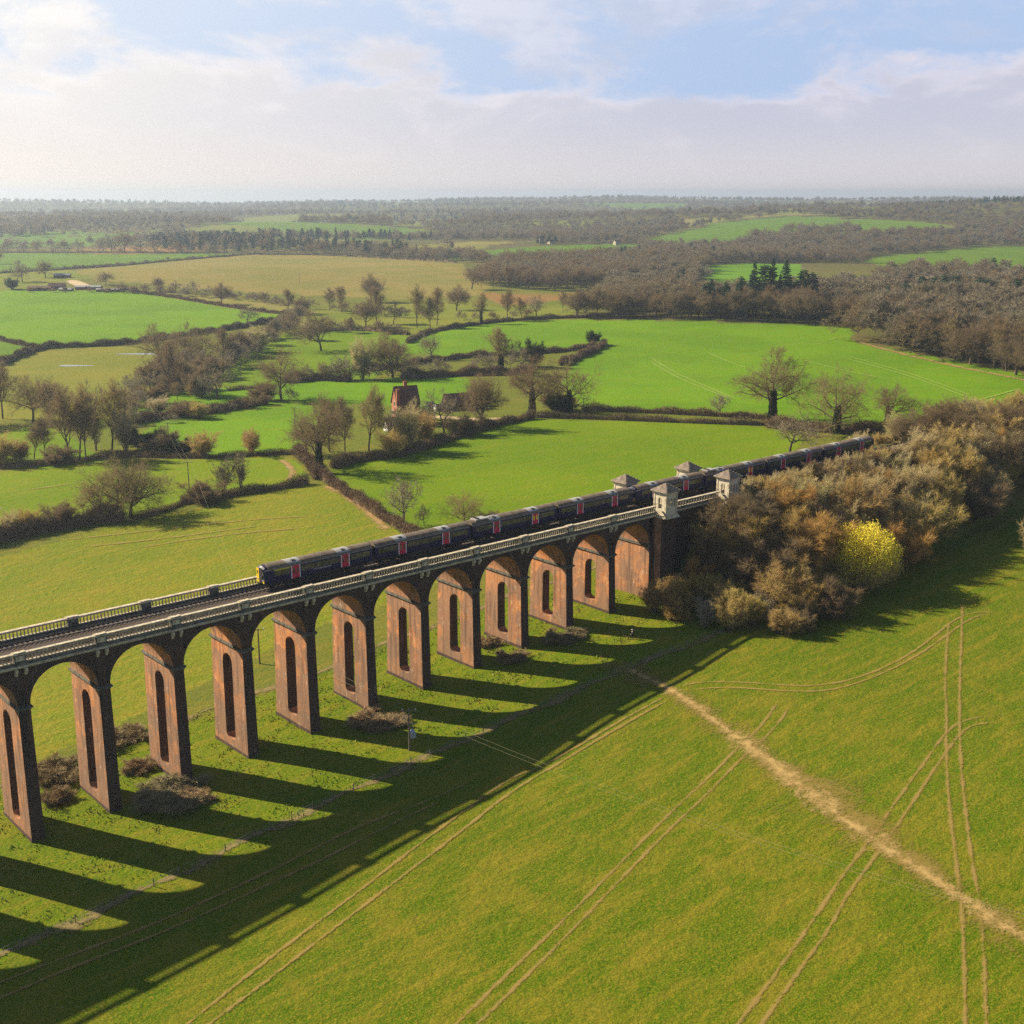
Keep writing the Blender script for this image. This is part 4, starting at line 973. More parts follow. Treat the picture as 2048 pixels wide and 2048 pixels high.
# hand-placed trees and bushes: x, y of the foot and height on the print, kind, label, width, ivy
T = [
 (1457, 792, 140, 'oak', 'tall bare oak by the bright field, leftmost of three big oaks', 1.0, 1),
 (1578, 818, 132, 'oakwide', 'broad forked bare oak, middle of the three big oaks by the bright field', 1.05, 1),
 (1674, 800, 82, 'oak', 'ivy clad bare oak, rightmost and smallest of the three oaks by the bright field', 1.15, 1),
 (1358, 785, 45, 'small', 'small young tree alone in the double hedge below the bright field', .9, 0),
 (1490, 852, 75, 'small', 'thin small tree in the hedge just above the rear of the train', 1.2, 0),
 (1074, 776, 100, 'oakwide', 'spreading bare oak right of the farm with dark bushes round its foot', 1.0, 1),
 (1004, 778, 112, 'oak', 'ivy clad bare oak between the farm barn and the spreading oak', 1.0, 1),
 (908, 808, 108, 'round', 'dense rounded reddish tree standing in front of the farm barn', .95, 0),
 (838, 818, 90, 'small', 'open two stemmed tree in the hedge below the farm yard', .85, 0),
 (696, 852, 132, 'tallolive', 'tall forked tree left of the brick farmhouse', .85, 0),
 (652, 862, 120, 'tall', 'tall tree in the corner copse, between the forked one and the leaning one', .8, 0),
 (603, 892, 150, 'oak', 'big ivy clad tree at the corner where the hedges meet, left of the farm', .85, 1),
 (622, 852, 104, 'tall', 'tree at the back of the corner copse left of the farmhouse', .9, 0),
 (575, 858, 80, 'oak', 'leftmost smaller tree of the corner copse by the long hedge', .9, 0),
 (768, 852, 95, 'shrubpale', 'fuzzy pale tree right in front of the brick farmhouse', .9, 0),
 (800, 836, 60, 'shrub', 'olive thicket in the hedge below the farmhouse, right of the fuzzy pale tree', 1.2, 0),
 (740, 862, 55, 'shrub', 'olive thicket in the hedge below the white gabled shed', 1.3, 0),
 (874, 822, 42, 'shrubbrown', 'brown thicket in the hedge below the farm yard', 1.5, 0),
 (945, 706, 92, 'tallolive', 'greenish ivy covered crown above the farm barn, on the hedge', 1.15, 1),
 (1004, 692, 52, 'ivybush', 'dark evergreen tree beside the greenish crown in the hedge', .9, 0),
 (741, 712, 86, 'round', 'dense dome shaped tree in the middle hedge above the farmhouse', 1.1, 0),
 (684, 716, 82, 'shrubpale', 'pale upright tree left of the dome shaped tree in the middle hedge', .8, 0),
 (815, 678, 52, 'small', 'thin small tree at the left end of the upper hedge of the bright field', .95, 0),
 (606, 662, 78, 'oak', 'bare oak standing alone in the small green paddock', 1.1, 0),
 (531, 754, 102, 'oak', 'lone bare oak on the left in the strip field, casting a wide shadow', 1.0, 0),
 (410, 752, 62, 'small', 'small bare tree in the field edge left of the lone oak', 1.1, 0),
 (642, 716, 52, 'small', 'thin tree in the middle hedge, left of the pale upright one', 1.1, 0),
 (300, 690, 82, 'oak', 'bare tree on the stream bank, leftmost of the row below the green hill', 1.0, 0),
 (350, 682, 76, 'oak', 'bare tree on the stream bank, second of the row below the green hill', 1.0, 0),
 (384, 684, 68, 'oakwide', 'bare tree on the stream bank, third of the row below the green hill', 1.0, 0),
 (425, 692, 76, 'tall', 'bare tree on the stream bank, fourth of the row below the green hill', 1.0, 0),
 (452, 672, 52, 'round', 'rounded tree at the bend of the stream below the green hill', 1.1, 0),
 (318, 740, 104, 'tall', 'tall tree left of the stream bend, standing before the row', .9, 0),
 (284, 735, 60, 'farround', 'low rounded tree behind the left hand thicket', 1.0, 0),
 (350, 735, 58, 'shrubbrown', 'brown thicket beside the stream left of the strip field', 1.3, 0),
 (385, 715, 44, 'shrubbrown', 'brown thicket at the stream under the row of bare trees', 1.4, 0),
 (487, 665, 50, 'shrubpale', 'pale thicket on the stream right of the bend', 1.4, 0),
 (466, 612, 34, 'small', 'small open tree on the lower edge of the green hill field', 1.2, 0),
 (417, 574, 42, 'round', 'round crowned tree on the hedge between the green hill and the tan field', 1.1, 0),
 (546, 594, 50, 'tall', 'dark tree at the right hand tip of the green hill field', 1.0, 0),
 (568, 592, 34, 'round', 'smaller tree next to the one at the tip of the green hill field', 1.1, 0),
 (585, 642, 40, 'shrubpale', 'pale bushy tree above the small paddock, left of its oak', 1.3, 0),
 (645, 588, 50, 'tall', 'pair tree on the lower edge of the tan field, right hand one', 1.0, 0),
 (622, 586, 44, 'tall', 'pair tree on the lower edge of the tan field, left hand one', 1.0, 0),
 (700, 570, 56, 'round', 'tall crowned tree on the tan field edge above the valley trees', .9, 0),
 (712, 612, 74, 'tall', 'tall tree in the valley meadow under the high crowned one', .9, 0),
 (690, 618, 58, 'round', 'dark tree left of the tall one in the valley meadow', .9, 0),
 (742, 612, 46, 'far', 'small tree right of the tall one in the valley meadow', 1.0, 0),
 (662, 618, 20, 'yew', 'small dark evergreen standing in the valley meadow', 1.5, 0),
 (787, 618, 84, 'tallolive', 'tall valley tree, left of a close pair', .8, 0),
 (812, 620, 60, 'tall', 'shorter valley tree between two tall ones', .8, 0),
 (824, 614, 74, 'tall', 'tall valley tree, right of a close pair', .75, 0),
 (861, 586, 50, 'round', 'neat round bare tree alone on the tan slope', 1.1, 0),
 (890, 546, 48, 'oak', 'round bare tree on the top corner of the tan field', 1.15, 0),
 (908, 612, 62, 'tallolive', 'upright ivy tree at the hedge of the bright field', .8, 1),
 (957, 606, 62, 'tall', 'valley tree by the reddish field, left of the wood edge', .9, 0),
 (985, 604, 44, 'tall', 'short valley tree right of the reddish field', .9, 0),
 (1012, 600, 44, 'small', 'thin valley tree between the short one and the wood', 1.0, 0),
 (1062, 590, 44, 'tall', 'slim tree in front of the middle wood', .7, 0),
 (1090, 598, 52, 'tall', 'tree at the left corner of the middle wood', .9, 0),
 (1126, 600, 60, 'tall', 'second tree from the left corner of the middle wood', .9, 0),
 (1118, 650, 26, 'ivybush', 'round evergreen thicket at the top end of the curving hedge', 1.3, 0),
 (1062, 778, 38, 'ivybush', 'dark evergreen bush at the foot of the spreading oak', 1.5, 0),
 (1040, 772, 30, 'shrubbrown', 'brown bush left of the dark evergreen by the spreading oak', 1.5, 0),
 # big left hand group
 (5, 790, 112, 'tall', 'tall tree at the left edge of the photo beyond the stream', .95, 0),
 (-45, 800, 110, 'oak', 'tree outside the left edge of the group beyond the stream', .95, 0),
 (62, 795, 92, 'oak', 'round crowned tree at the back of the left hand group', 1.0, 0),
 (95, 800, 90, 'round', 'second crown from the back of the left hand group', 1.0, 0),
 (130, 868, 150, 'tall', 'tall dark trunked tree, left of the middle of the left hand group', .8, 0),
 (150, 866, 146, 'tallolive', 'tall dark trunked tree at the middle of the left hand group', .75, 0),
 (163, 868, 120, 'tall', 'tall tree just right of the middle of the left hand group', .7, 0),
 (211, 852, 140, 'tallolive', 'tallest pale crowned tree on the right side of the left hand group', .85, 0),
 (182, 850, 132, 'poplar', 'slender pale crowned tree inside the left hand group', .7, 0),
 (238, 850, 92, 'shrubpale', 'fuzzy tree at the right end of the left hand group', .8, 0),
 (64, 866, 72, 'tall', 'leaning tree at the left front of the left hand group', 1.0, 0),
 (84, 862, 80, 'tall', 'second leaning tree at the left front of the left hand group', .9, 0),
 (0, 878, 62, 'shrub', 'olive bush at the left edge below the left hand group', 1.2, 0),
 (38, 872, 44, 'shrub', 'olive bush below the leaning trees', 1.4, 0),
 (110, 876, 36, 'shrubbrown', 'brown bush under the left hand group', 1.8, 0),
 (268, 850, 40, 'ivybush', 'dark bush right of the left hand group', 1.7, 0),
 (310, 852, 44, 'shrubbrown', 'brown bush by the pole right of the left hand group', 1.7, 0),
 (343, 856, 30, 'ivybush', 'low dark bush along the hedge right of the pole', 1.8, 0),
 (386, 862, 52, 'shrub', 'rounded leafless bush on the lower field edge, left of a pair', 1.25, 0),
 (476, 856, 50, 'shrub', 'rounded leafless bush on the lower field edge, right of a pair', 1.1, 0),
 (300, 782, 36, 'shrubpale', 'pale thicket beside the pole in the upper strip', 1.8, 0),
 (345, 786, 32, 'shrubbrown', 'brown thicket in the slanting hedge below the lone oak, left one', 1.8, 0),
 (372, 790, 34, 'shrub', 'round bush in the slanting hedge below the lone oak', 1.6, 0),
 (495, 756, 36, 'shrubbrown', 'brown thicket under the lone oak on its left', 1.6, 0),
 (786, 822, 62, 'round', 'small round tree right of the fuzzy pale one by the farmhouse', .9, 0),
 (748, 838, 72, 'small', 'thin tree between the white gabled shed and the farmhouse', .9, 0),
 # three spreading trees over the lower hedge
 (188, 980, 92, 'oakwide', 'leftmost of three spreading bare trees by the lower left hedge', 1.0, 0),
 (222, 974, 122, 'oakwide', 'middle of three spreading bare trees by the lower left hedge', .9, 0),
 (246, 978, 118, 'oak', 'rightmost of three spreading bare trees by the lower left hedge', 1.1, 0),
 (424, 928, 72, 'poplar', 'left of two many stemmed pale trees on the dark hedge', 1.0, 0),
 (455, 922, 74, 'poplar', 'right of two many stemmed pale trees on the dark hedge', 1.0, 0),
 (385, 948, 44, 'shrubbrown', 'rounded brown shrub at the left end of the dark hedge', 1.5, 0),
 (20, 1010, 50, 'shrubpale', 'pale saplings over the hedge at the left edge', 1.4, 0),
 (60, 1004, 46, 'shrubgold', 'russet shrub with reddish tip in the lower left hedge', 1.2, 0),
 (120, 992, 48, 'shrubbrown', 'russet crowned sapling thicket in the lower left hedge', 1.3, 0),
 (762, 992, 100, 'small', 'thin pale tree behind the train, leftmost', .75, 0),
 (800, 992, 46, 'small', 'small dark tree behind the train beside the thin pale one', .6, 0),
 (878, 996, 75, 'oakwide', 'low wide oak directly behind the train', 1.15, 0),
 (930, 1000, 36, 'shrubbrown', 'brown shrub behind the train right of the low wide oak', 1.4, 0),
 # under the viaduct
 (104, 1462, 58, 'bramble', 'brown bramble mound left of the second pier', 1.3, 0),
 (112, 1508, 42, 'bramble', 'tan bramble mound at the foot of the second pier', 1.2, 0),
 (240, 1392, 44, 'bramble', 'dark bramble mound behind the third pier', 1.5, 0),
 (258, 1452, 38, 'bramble', 'round grey green bramble left of the third pier', 1.3, 0),
 (318, 1500, 52, 'bramble', 'large dark bramble in shade at the foot of the third pier', 2.0, 0),
 (370, 1512, 34, 'bramble', 'straw coloured bramble at the sunny right end of the large one', 1.7, 0),
 (700, 1362, 36, 'bramble', 'bramble mound at the foot of the sixth pier', 2.0, 0),
 (735, 1366, 28, 'bramble', 'lower bramble right of the one by the sixth pier', 1.9, 0),
 (961, 1245, 30, 'bramble', 'round bramble beside the ninth pier', 1.5, 0),
 (925, 1215, 26, 'bramble', 'dark bush between the eighth and ninth piers', 1.6, 0),
 (1052, 1208, 34, 'bramble', 'spiky brown bush at the foot of the tenth pier', 1.5, 0),
 (1085, 1200, 28, 'bramble', 'brown bush right of the spiky one near the tenth pier', 1.6, 0),
 # field trees far left
 (300, 550, 28, 'round', 'small dark tree on the lane at the right end of the farm buildings', 1.1, 0),
 (330, 552, 24, 'far', 'second small tree right of the farm buildings', 1.2, 0),
 (200, 538, 26, 'farround', 'bare tree on the tan field edge above the farm', 1.5, 0),
 (362, 555, 26, 'far', 'third small tree right of the farm buildings', 1.1, 0),
 (86, 524, 34, 'farround', 'tree behind the far farm, right hand one', 1.2, 0),
 (42, 532, 42, 'far', 'tree behind the far farm, left hand one', 1.1, 0),
 (22, 546, 22, 'ivybush', 'round dark tree left of the far farm barns', 1.3, 0),
 (395, 484, 30, 'far', 'lone tree on the line between green strip and tan field', 1.2, 0),
 (235, 476, 40, 'farround', 'largest tree of the far hedgerow row above the green strip', 1.1, 0),
 (210, 476, 28, 'far', 'tree left of the largest in the far hedgerow row', 1.2, 0),
 (196, 476, 28, 'farround', 'leftmost of the close trio in the far hedgerow row', 1.2, 0),
 (266, 476, 22, 'far', 'first tree right of the largest in the far hedgerow row', 1.2, 0),
 (292, 476, 24, 'farround', 'second tree right of the largest in the far hedgerow row', 1.2, 0),
 (334, 477, 26, 'farround', 'third tree right of the largest in the far hedgerow row', 1.2, 0),
 (16, 476, 24, 'farround', 'leftmost tree of the spaced far row at the left edge', 1.2, 0),
 (44, 476, 20, 'far', 'second tree of the spaced far row at the left edge', 1.2, 0),
 (72, 476, 24, 'farround', 'third tree of the spaced far row at the left edge', 1.2, 0),
 (105, 475, 20, 'far', 'fourth tree of the spaced far row at the left edge', 1.2, 0),
 (121, 475, 24, 'farround', 'fifth tree of the spaced far row at the left edge', 1.2, 0),
 (146, 474, 24, 'far', 'sixth tree of the spaced far row at the left edge', 1.2, 0),
 (-4, 498, 26, 'farround', 'tree cut by the left edge below the spaced far row', 1.2, 0),
 (1398, 414, 11, 'farround', 'small round tree on the pale far field, left one', 1.3, 0),
 (1432, 412, 12, 'farround', 'small round tree on the pale far field, right one', 1.3, 0),
 (750, 458, 22, 'far', 'far tree on the tan strip in the distance', 1.2, 0),
 (845, 470, 24, 'far', 'far tree at the right end of the distant tan strip', 1.3, 0),
 # the yellow sallow, trees on the right rim
 (1624, 1112, 130, 'yellow', 'rounded tree covered in yellow catkins in front of the copse', 1.0, 0),
 (1955, 1075, 120, 'shrubpale', 'pale bare tree cut by the right edge of the photo', .8, 0),
]
for (px, py, hp, kind, lab, wd, iv) in T:
    P = V([(px, py)])[0]; h = hpx(P, hp)
    if kind == 'bramble': h *= .6; wd *= 1.4
    plant(kind, P[0], P[1], h, lab, wide=wd, ivy=bool(iv), sink=.02*h if kind != 'bramble' else .08*h)
# conifers of the middle wood
for i, (px, hp, kind, lab) in enumerate([(1335, 60, 'pine', 'leftmost dark pine of the conifer clump'), (1362, 48, 'conifer', 'second dark conifer of the clump from the left'), (1385, 52, 'pine', 'third dark conifer of the clump from the left'),
        (1408, 58, 'conifer', 'fourth dark conifer of the clump from the left'), (1438, 96, 'conifer', 'tall conifer at the left of the tall trio'), (1458, 92, 'pine', 'conifer between the left and middle of the tall trio'),
        (1472, 104, 'conifer', 'tallest conifer in the middle of the tall trio'), (1497, 102, 'conifer', 'tall conifer at the right of the tall trio'), (1486, 74, 'conifer', 'shorter conifer tucked in the tall trio'),
        (1530, 84, 'pine', 'wide flat topped pine right of the tall trio'), (1548, 78, 'pine', 'rightmost flat topped pine of the clump'), (1425, 60, 'pine', 'short pine before the tall trio'), (1512, 60, 'conifer', 'short conifer between the trio and the flat topped pines')]):
    P = V([(px, 606)])[0]; o = P+np.array([HF[0], HF[1], 0])*(14+(i*37 % 19)); P = np.array([o[0], o[1], gh(o[0], o[1])])
    plant(kind, P[0], P[1], hpx(P, hp+4), lab, wide=1.1)
# ------------------------------------------------------------------ woods: individuals near, one mass far
def scatter(poly, step, jit=.45, wld=None):
    W = wld if wld is not None else V(list(poly)+[poly[0]], 3)[:, :2]
    lo = W.min(0); hi = W.max(0)
    gx, gy = np.meshgrid(np.arange(lo[0], hi[0], step), np.arange(lo[1], hi[1], step))
    x = gx.ravel()+rng.uniform(-jit, jit, gx.size)*step; y = gy.ravel()+rng.uniform(-jit, jit, gx.size)*step
    q = inpoly(x, y, W); return x[q], y[q], W
MASS = []                     # (x, y, z, height, kind index)
MK = ['far', 'farround', 'fartall', 'farpale', 'conifer', 'pine']
def wood(poly, step, hr, nind, label, group, kinds=('tall', 'tallolive', 'round', 'oak'), mass=(0, 1, 2), pcon=0, wide=1.15, near_key=None):
    x, y, W = scatter(poly, step)
    if not len(x): return
    d = (x-CAM[0])**2+(y-CAM[1])**2; o = np.argsort(d)
    for k, i in enumerate(o):
        h = rnd.uniform(*hr)
        if k < nind: plant(kinds[rnd.randrange(len(kinds))], x[i], y[i], h, label, group, wide=wide*rnd.uniform(.9, 1.2))
        else: MASS.append((x[i], y[i], gh(x[i], y[i])-.3, h, mass[rnd.randrange(len(mass))] if rnd.random() > pcon else 4+rnd.randrange(2)))
wood([(1606, 638), (1652, 655), (1790, 683), (1932, 713), (2150, 764), (2150, 640), (1932, 606), (1800, 604), (1700, 612), (1640, 618)], 9.5, (18, 25), 70,
     'bare brown oak packed into the wood edge right of the bright field', 'oaks of the wood right of the bright field', kinds=('tallolive', 'round', 'oak', 'tallolive', 'oakwide'), mass=(2, 2, 1))
wood([(1640, 616), (1700, 610), (1800, 602), (1932, 602), (2150, 634), (2150, 592), (1932, 574), (1800, 580), (1700, 592)], 15, (19, 26), 14, 'dark pine rising at the back of the wood right of the bright field', 'pines at the back of the right hand wood', kinds=('pine',), mass=(5, 5, 1, 2), wide=1.0)
wood([(1085, 600), (1180, 601), (1300, 604), (1450, 608), (1600, 612), (1640, 606), (1640, 590), (1500, 588), (1300, 580), (1140, 574)], 11, (13, 19), 34,
     'bare tree in the front rank of the middle wood beyond the bright field', 'front rank of the middle wood', kinds=('tall', 'tall', 'round'), mass=(0, 1, 2))
wood([(1140, 572), (1300, 578), (1500, 586), (1640, 586), (1700, 582), (1800, 570), (1932, 568), (2150, 570), (2150, 526), (1932, 524), (1700, 520), (1560, 560), (1420, 572), (1320, 566), (1285, 500), (1200, 520), (1150, 545)],
     15, (12, 19), 0, '', '', mass=(0, 1, 2, 3, 3), pcon=.02)
wood([(905, 540), (1000, 548), (1100, 548), (1160, 540), (1240, 520), (1230, 496), (1120, 498), (1000, 500), (930, 508)], 13, (14, 20), 26, 'bare tree of the dark clump beyond the tan field', 'trees of the dark clump beyond the tan field', kinds=('round', 'tall'), mass=(0, 1))
wood([(1245, 500), (1340, 498), (1500, 496), (1600, 492), (1600, 476), (1430, 476), (1250, 480)], 17, (13, 19), 0, '', '', mass=(0, 1, 2), pcon=.05)
wood([(1230, 500), (1330, 545), (1330, 500), (1240, 478)], 16, (13, 18), 0, '', '')
wood([(283, 765), (296, 688), (420, 694), (480, 655), (560, 600), (575, 606), (500, 668), (440, 705), (395, 740), (335, 772)], 12, (7, 12.5), 9, 'bare tree in the thicket along the winding stream', 'trees along the winding stream', kinds=('tall', 'round', 'shrubbrown', 'tallolive'), wide=1.1)
for k in range(12):
    P = V([(1342+k*18.5, 606)])[0]+np.array([HF[0], HF[1], 0])*rnd.uniform(6, 40)
    plant(('pine', 'conifer')[k % 2], P[0], P[1], hpx(P, rnd.uniform(60, 80)), 'shorter dark conifer filling the clump around the tall trio', 'short conifers of the clump', wide=1.15)
# far default: everything beyond about 1.4 km that is not a field is wooded country
FW_POLYS = [V(list(p)+[p[0]], 3)[:, :2] for (n, c, r, p) in FIELDS if n in ('far', 'tan', 'red', 'val', 'strip', 'lefthill')]
d = 1350.0; pts = []
while d < 9000:
    st = max(15, d*.0085); n = int(R(62)*d/st)
    a = (np.arange(n)+rng.uniform(0, 1, n))/n*R(62)-R(31); dd = d+rng.uniform(0, st, n)
    pts.append(np.stack([a, dd, np.full(n, st)], -1)); d += st*1.25
pts = np.concatenate(pts); u = pts[:, 1]*np.sin(pts[:, 0]); v = pts[:, 1]*np.cos(pts[:, 0])
x = CAM[0]+HR[0]*u+HF[0]*v; y = CAM[1]+HR[1]*u+HF[1]*v
keep = np.ones(len(x), bool)
for W in FW_POLYS: keep &= ~inpoly(x, y, W)
keep &= ~CLEAR(x, y)
clump = np.sin(x/160+1)*np.cos(y/190)+.6*np.sin(x/71+y/83)+.35*rng.normal(size=len(x))
keep &= (clump > -.75) | (rng.random(len(x)) < .3)
right = u/v > .02
keep &= (right & (pts[:, 1] > 1500)) | (pts[:, 1] > 2050) | (clump > 1.9)
x = x[keep]; y = y[keep]; st = pts[keep, 2]; z = ground_h(x, y); cz = np.sin(x/330+2)*np.cos(y/410)
for i in range(len(x)):
    h = rnd.uniform(.7, 1.2)*(13+min(6, st[i]*.12))*(1+.25*math.sin(x[i]/210)*math.cos(y[i]/170)); con = cz[i] > .5
    MASS.append((x[i], y[i], z[i]-.5, h, rnd.choice((4, 5)) if con and rnd.random() < .8 else rnd.choice((0, 1, 1, 2, 3 if cz[i] < -.35 else 0))))
# dark plantation behind the tan field, upper left
wood([(285, 468), (330, 474), (430, 476), (560, 478), (700, 484), (790, 488), (760, 478), (640, 470), (560, 466), (440, 458), (350, 452), (290, 456)], 17, (14, 19), 0, '', '', mass=(4, 5, 1), pcon=.5)
wood([(-200, 446), (0, 448), (110, 447), (110, 440), (0, 438), (-200, 438)], 24, (16, 22), 0, '', '', mass=(4, 1, 1))
wood([(560, 478), (700, 486), (860, 494), (930, 500), (900, 488), (800, 484), (700, 478)], 17, (11, 16), 0, '', '', mass=(0, 1))
# hedgerow lines of small trees
def rowtrees(line, sp, hr, mass=(0, 1)):
    P = smooth_line(V(line), sp)
    for q in P:
        if rnd.random() < .85:
            xx = q[0]+rnd.uniform(-1, 1)*sp*.3; yy = q[1]+rnd.uniform(-1, 1)*sp*.3
            MASS.append((xx, yy, gh(xx, yy)-.3, rnd.uniform(*hr), mass[rnd.randrange(len(mass))]))
rowtrees([(235, 552), (300, 556), (430, 562), (560, 580), (640, 588), (760, 600), (900, 606), (1000, 600)], 11, (5, 9))
rowtrees([(300, 556), (380, 562), (470, 562), (560, 580)], 9, (4, 7))
rowtrees([(0, 478), (130, 478), (250, 479), (400, 478)], 26, (6, 9))
rowtrees([(760, 480), (850, 492), (930, 494), (1100, 494)], 14, (7, 12))
rowtrees([(0, 516), (60, 512), (130, 508), (250, 497), (420, 483)], 22, (3, 5))
rowtrees([(470, 655), (520, 636), (560, 622), (640, 628), (760, 630)], 8, (5, 9))
rowtrees([(560, 716), (640, 718), (700, 716), (800, 706), (900, 700), (980, 694)], 6, (5, 10))
rowtrees([(270, 745), (330, 735), (400, 715), (430, 690), (470, 656)], 7, (6, 11))
rowtrees([(330, 796), (400, 782), (470, 768), (540, 756)], 6, (3, 6))
rowtrees([(250, 800), (262, 770), (240, 750)], 8, (6, 10))
rowtrees([(55, 552), (150, 551), (250, 553)], 9, (2.5, 5))
rowtrees([(1100, 492), (1180, 486), (1260, 476)], 14, (9, 14))
rowtrees([(1220, 466), (1300, 474), (1420, 462), (1600, 430)], 18, (10, 16))
protoc = []
pc = bpy.data.collections.new('tree_stock')
for i, k in enumerate(MK):
    for j in range(2):
        m1, m2 = PROTO[k][j % len(PROTO[k])]
        o = bpy.data.objects.new('stock', m2); pc.objects.link(o)
def stuff_mass(name, label, sel):
    A = np.array([MASS[i] for i in sel])
    me = bpy.data.meshes.new(name); me.vertices.add(len(A)); me.vertices.foreach_set('co', A[:, :3].astype(np.float32).ravel())
    for nm, val in (('hgt', A[:, 3]), ('rot', rng.uniform(0, 6.28, len(A)))):
        a = me.attributes.new(nm, 'FLOAT', 'POINT'); a.data.foreach_set('value', val.astype(np.float32))
    a = me.attributes.new('kindi', 'INT', 'POINT'); a.data.foreach_set('value', (A[:, 4]*2+rng.integers(0, 2, len(A))).astype(np.int32))
    me.update(); o = link(name, me)
    ng = bpy.data.node_groups.new(name, 'GeometryNodeTree')
    ng.interface.new_socket('Geometry', in_out='INPUT', socket_type='NodeSocketGeometry'); ng.interface.new_socket('Geometry', in_out='OUTPUT', socket_type='NodeSocketGeometry')
    N = ng.nodes; Lk = ng.links.new
    gi = N.new('NodeGroupInput'); go = N.new('NodeGroupOutput'); ip = N.new('GeometryNodeInstanceOnPoints'); ci = N.new('GeometryNodeCollectionInfo')
    ci.inputs['Collection'].default_value = pc; ci.inputs['Separate Children'].default_value = True; ci.inputs['Reset Children'].default_value = True
    def at(nm, ty):
        q = N.new('GeometryNodeInputNamedAttribute'); q.data_type = ty; q.inputs[0].default_value = nm; return q.outputs[0]
    cx = N.new('ShaderNodeCombineXYZ'); Lk(at('rot', 'FLOAT'), cx.inputs[2])
    sc = N.new('ShaderNodeCombineXYZ'); h = at('hgt', 'FLOAT'); mm = N.new('ShaderNodeMath'); mm.operation = 'MULTIPLY'; mm.inputs[1].default_value = 1.25; Lk(h, mm.inputs[0])
    Lk(mm.outputs[0], sc.inputs[0]); Lk(mm.outputs[0], sc.inputs[1]); Lk(h, sc.inputs[2])
    Lk(gi.outputs[0], ip.inputs['Points']); Lk(ci.outputs[0], ip.inputs['Instance']); ip.inputs['Pick Instance'].default_value = True
    Lk(at('kindi', 'INT'), ip.inputs['Instance Index']); Lk(cx.outputs[0], ip.inputs['Rotation']); Lk(sc.outputs[0], ip.inputs['Scale']); Lk(ip.outputs[0], go.inputs[0])
    md = o.modifiers.new('scatter', 'NODES'); md.node_group = ng
    tag(o, label, 'woodland', kind='stuff'); return o
mk = np.array([m[4] for m in MASS]); md_ = np.array([math.hypot(m[0]-CAM[0], m[1]-CAM[1]) for m in MASS])
print('mass trees', len(MASS))
for nm, lab, q in (('distant_woodland', 'hazy bluish far woodland reaching to the horizon', md_ > 2100), ('winter_woodland', 'bare brown woodland and hedgerow growth in the middle distance', md_ <= 2100)):
    stuff_mass(nm, lab, np.nonzero(q)[0])
# ------------------------------------------------------------------ copse on the embankment right of the viaduct
E0 = [(1170, 1130), (1205, 1150), (1245, 1168), (1320, 1190), (1420, 1204), (1500, 1205), (1560, 1178), (1610, 1130), (1660, 1098), (1705, 1075), (1760, 1030), (1840, 985), (1932, 940), (2050, 900)]
Ew = V(E0)[:, :2]
edge = np.concatenate([Ew, [(430, -30), (430, -2.6), (144, -2.6), (144, -3.2), (120, -3.2), (112, -4)]])
x, y, _ = scatter(None, 4.3, wld=np.vstack([edge, edge[:1]]))
o = np.argsort((x-CAM[0])**2+(y-CAM[1])**2); n = 0
def dist_edge(px, py):
    return np.min(np.hypot(Ew[:, 0]-px, Ew[:, 1]-py))
YT = V([(1624, 1112)])[0]; cdir = (CAM[:2]-YT[:2])/np.linalg.norm(CAM[:2]-YT[:2])
for k, i in enumerate(o):
    if k > 215: break
    if any(math.hypot(x[i]-YT[0]-cdir[0]*q, y[i]-YT[1]-cdir[1]*q) < 5.2 for q in (0, 5, 10)): continue
    up = gh(x[i], y[i])
    near_via = x[i] < 128
    hmax = 6 if near_via else 9.5
    h = min(hmax, max(4.2, 2.2-up*.85, ))*rnd.uniform(.8, 1.15)
    if y[i] < -24: h *= .8
    if x[i] > 200: h = rnd.uniform(6.5, 10)
    kind = rnd.choice(('shrubbrown', 'shrub', 'shrub', 'shrubgold', 'poplar')) if x[i] < 150 else rnd.choice(('shrub', 'shrub', 'shrubpale', 'shrubpale', 'shrubbrown', 'shrubgold', 'poplar'))
    if x[i] > 230: kind = rnd.choice(('shrub', 'shrubpale', 'oak', 'tallolive'))
    plant(kind, x[i], y[i], h, 'leafless shrub crowded on the embankment right of the viaduct', 'leafless growth of the embankment copse', wide=rnd.uniform(1.0, 1.35), cat='shrub')
for k in range(44):
    plant(rnd.choice(('shrub', 'shrubpale', 'shrubpale', 'shrubbrown')), 143.5+k*1.75+rnd.uniform(-.6, .6), -2.4+rnd.uniform(-.7, .5), rnd.uniform(3.4, 5.2), 'leafless shrub crowded on the embankment right of the viaduct', 'leafless growth of the embankment copse', wide=1.05, cat='shrub')
# low growth beyond the track, right of the rear pavilions
for k in range(46):
    xx = rnd.uniform(146, 300); yy = rnd.uniform(13, 24)
    if xx < 190 and rnd.random() < .3: continue
    plant(rnd.choice(('shrubpale', 'shrubbrown', 'shrub')), xx, yy, rnd.uniform(2.2, 4.2) if xx < 215 else rnd.uniform(4, 8), 'pale brown scrub beyond the track behind the train', 'scrub along the far side of the track', wide=1.3)
for k, (px, py, hp) in enumerate([(1700, 838, 60), (1745, 832, 76), (1790, 828, 84), (1832, 842, 92), (1880, 842, 90), (1926, 836, 80), (1980, 850, 90), (1860, 905, 96), (1910, 915, 110), (1770, 862, 66), (1960, 925, 100)]):
    P = V([(px, py)])[0]
    plant(('round', 'oak')[k % 2], P[0], P[1], hpx(P, hp), 'bare brown tree in the line climbing to the right edge above the copse', 'bare trees of the line at the right edge', wide=1.15)

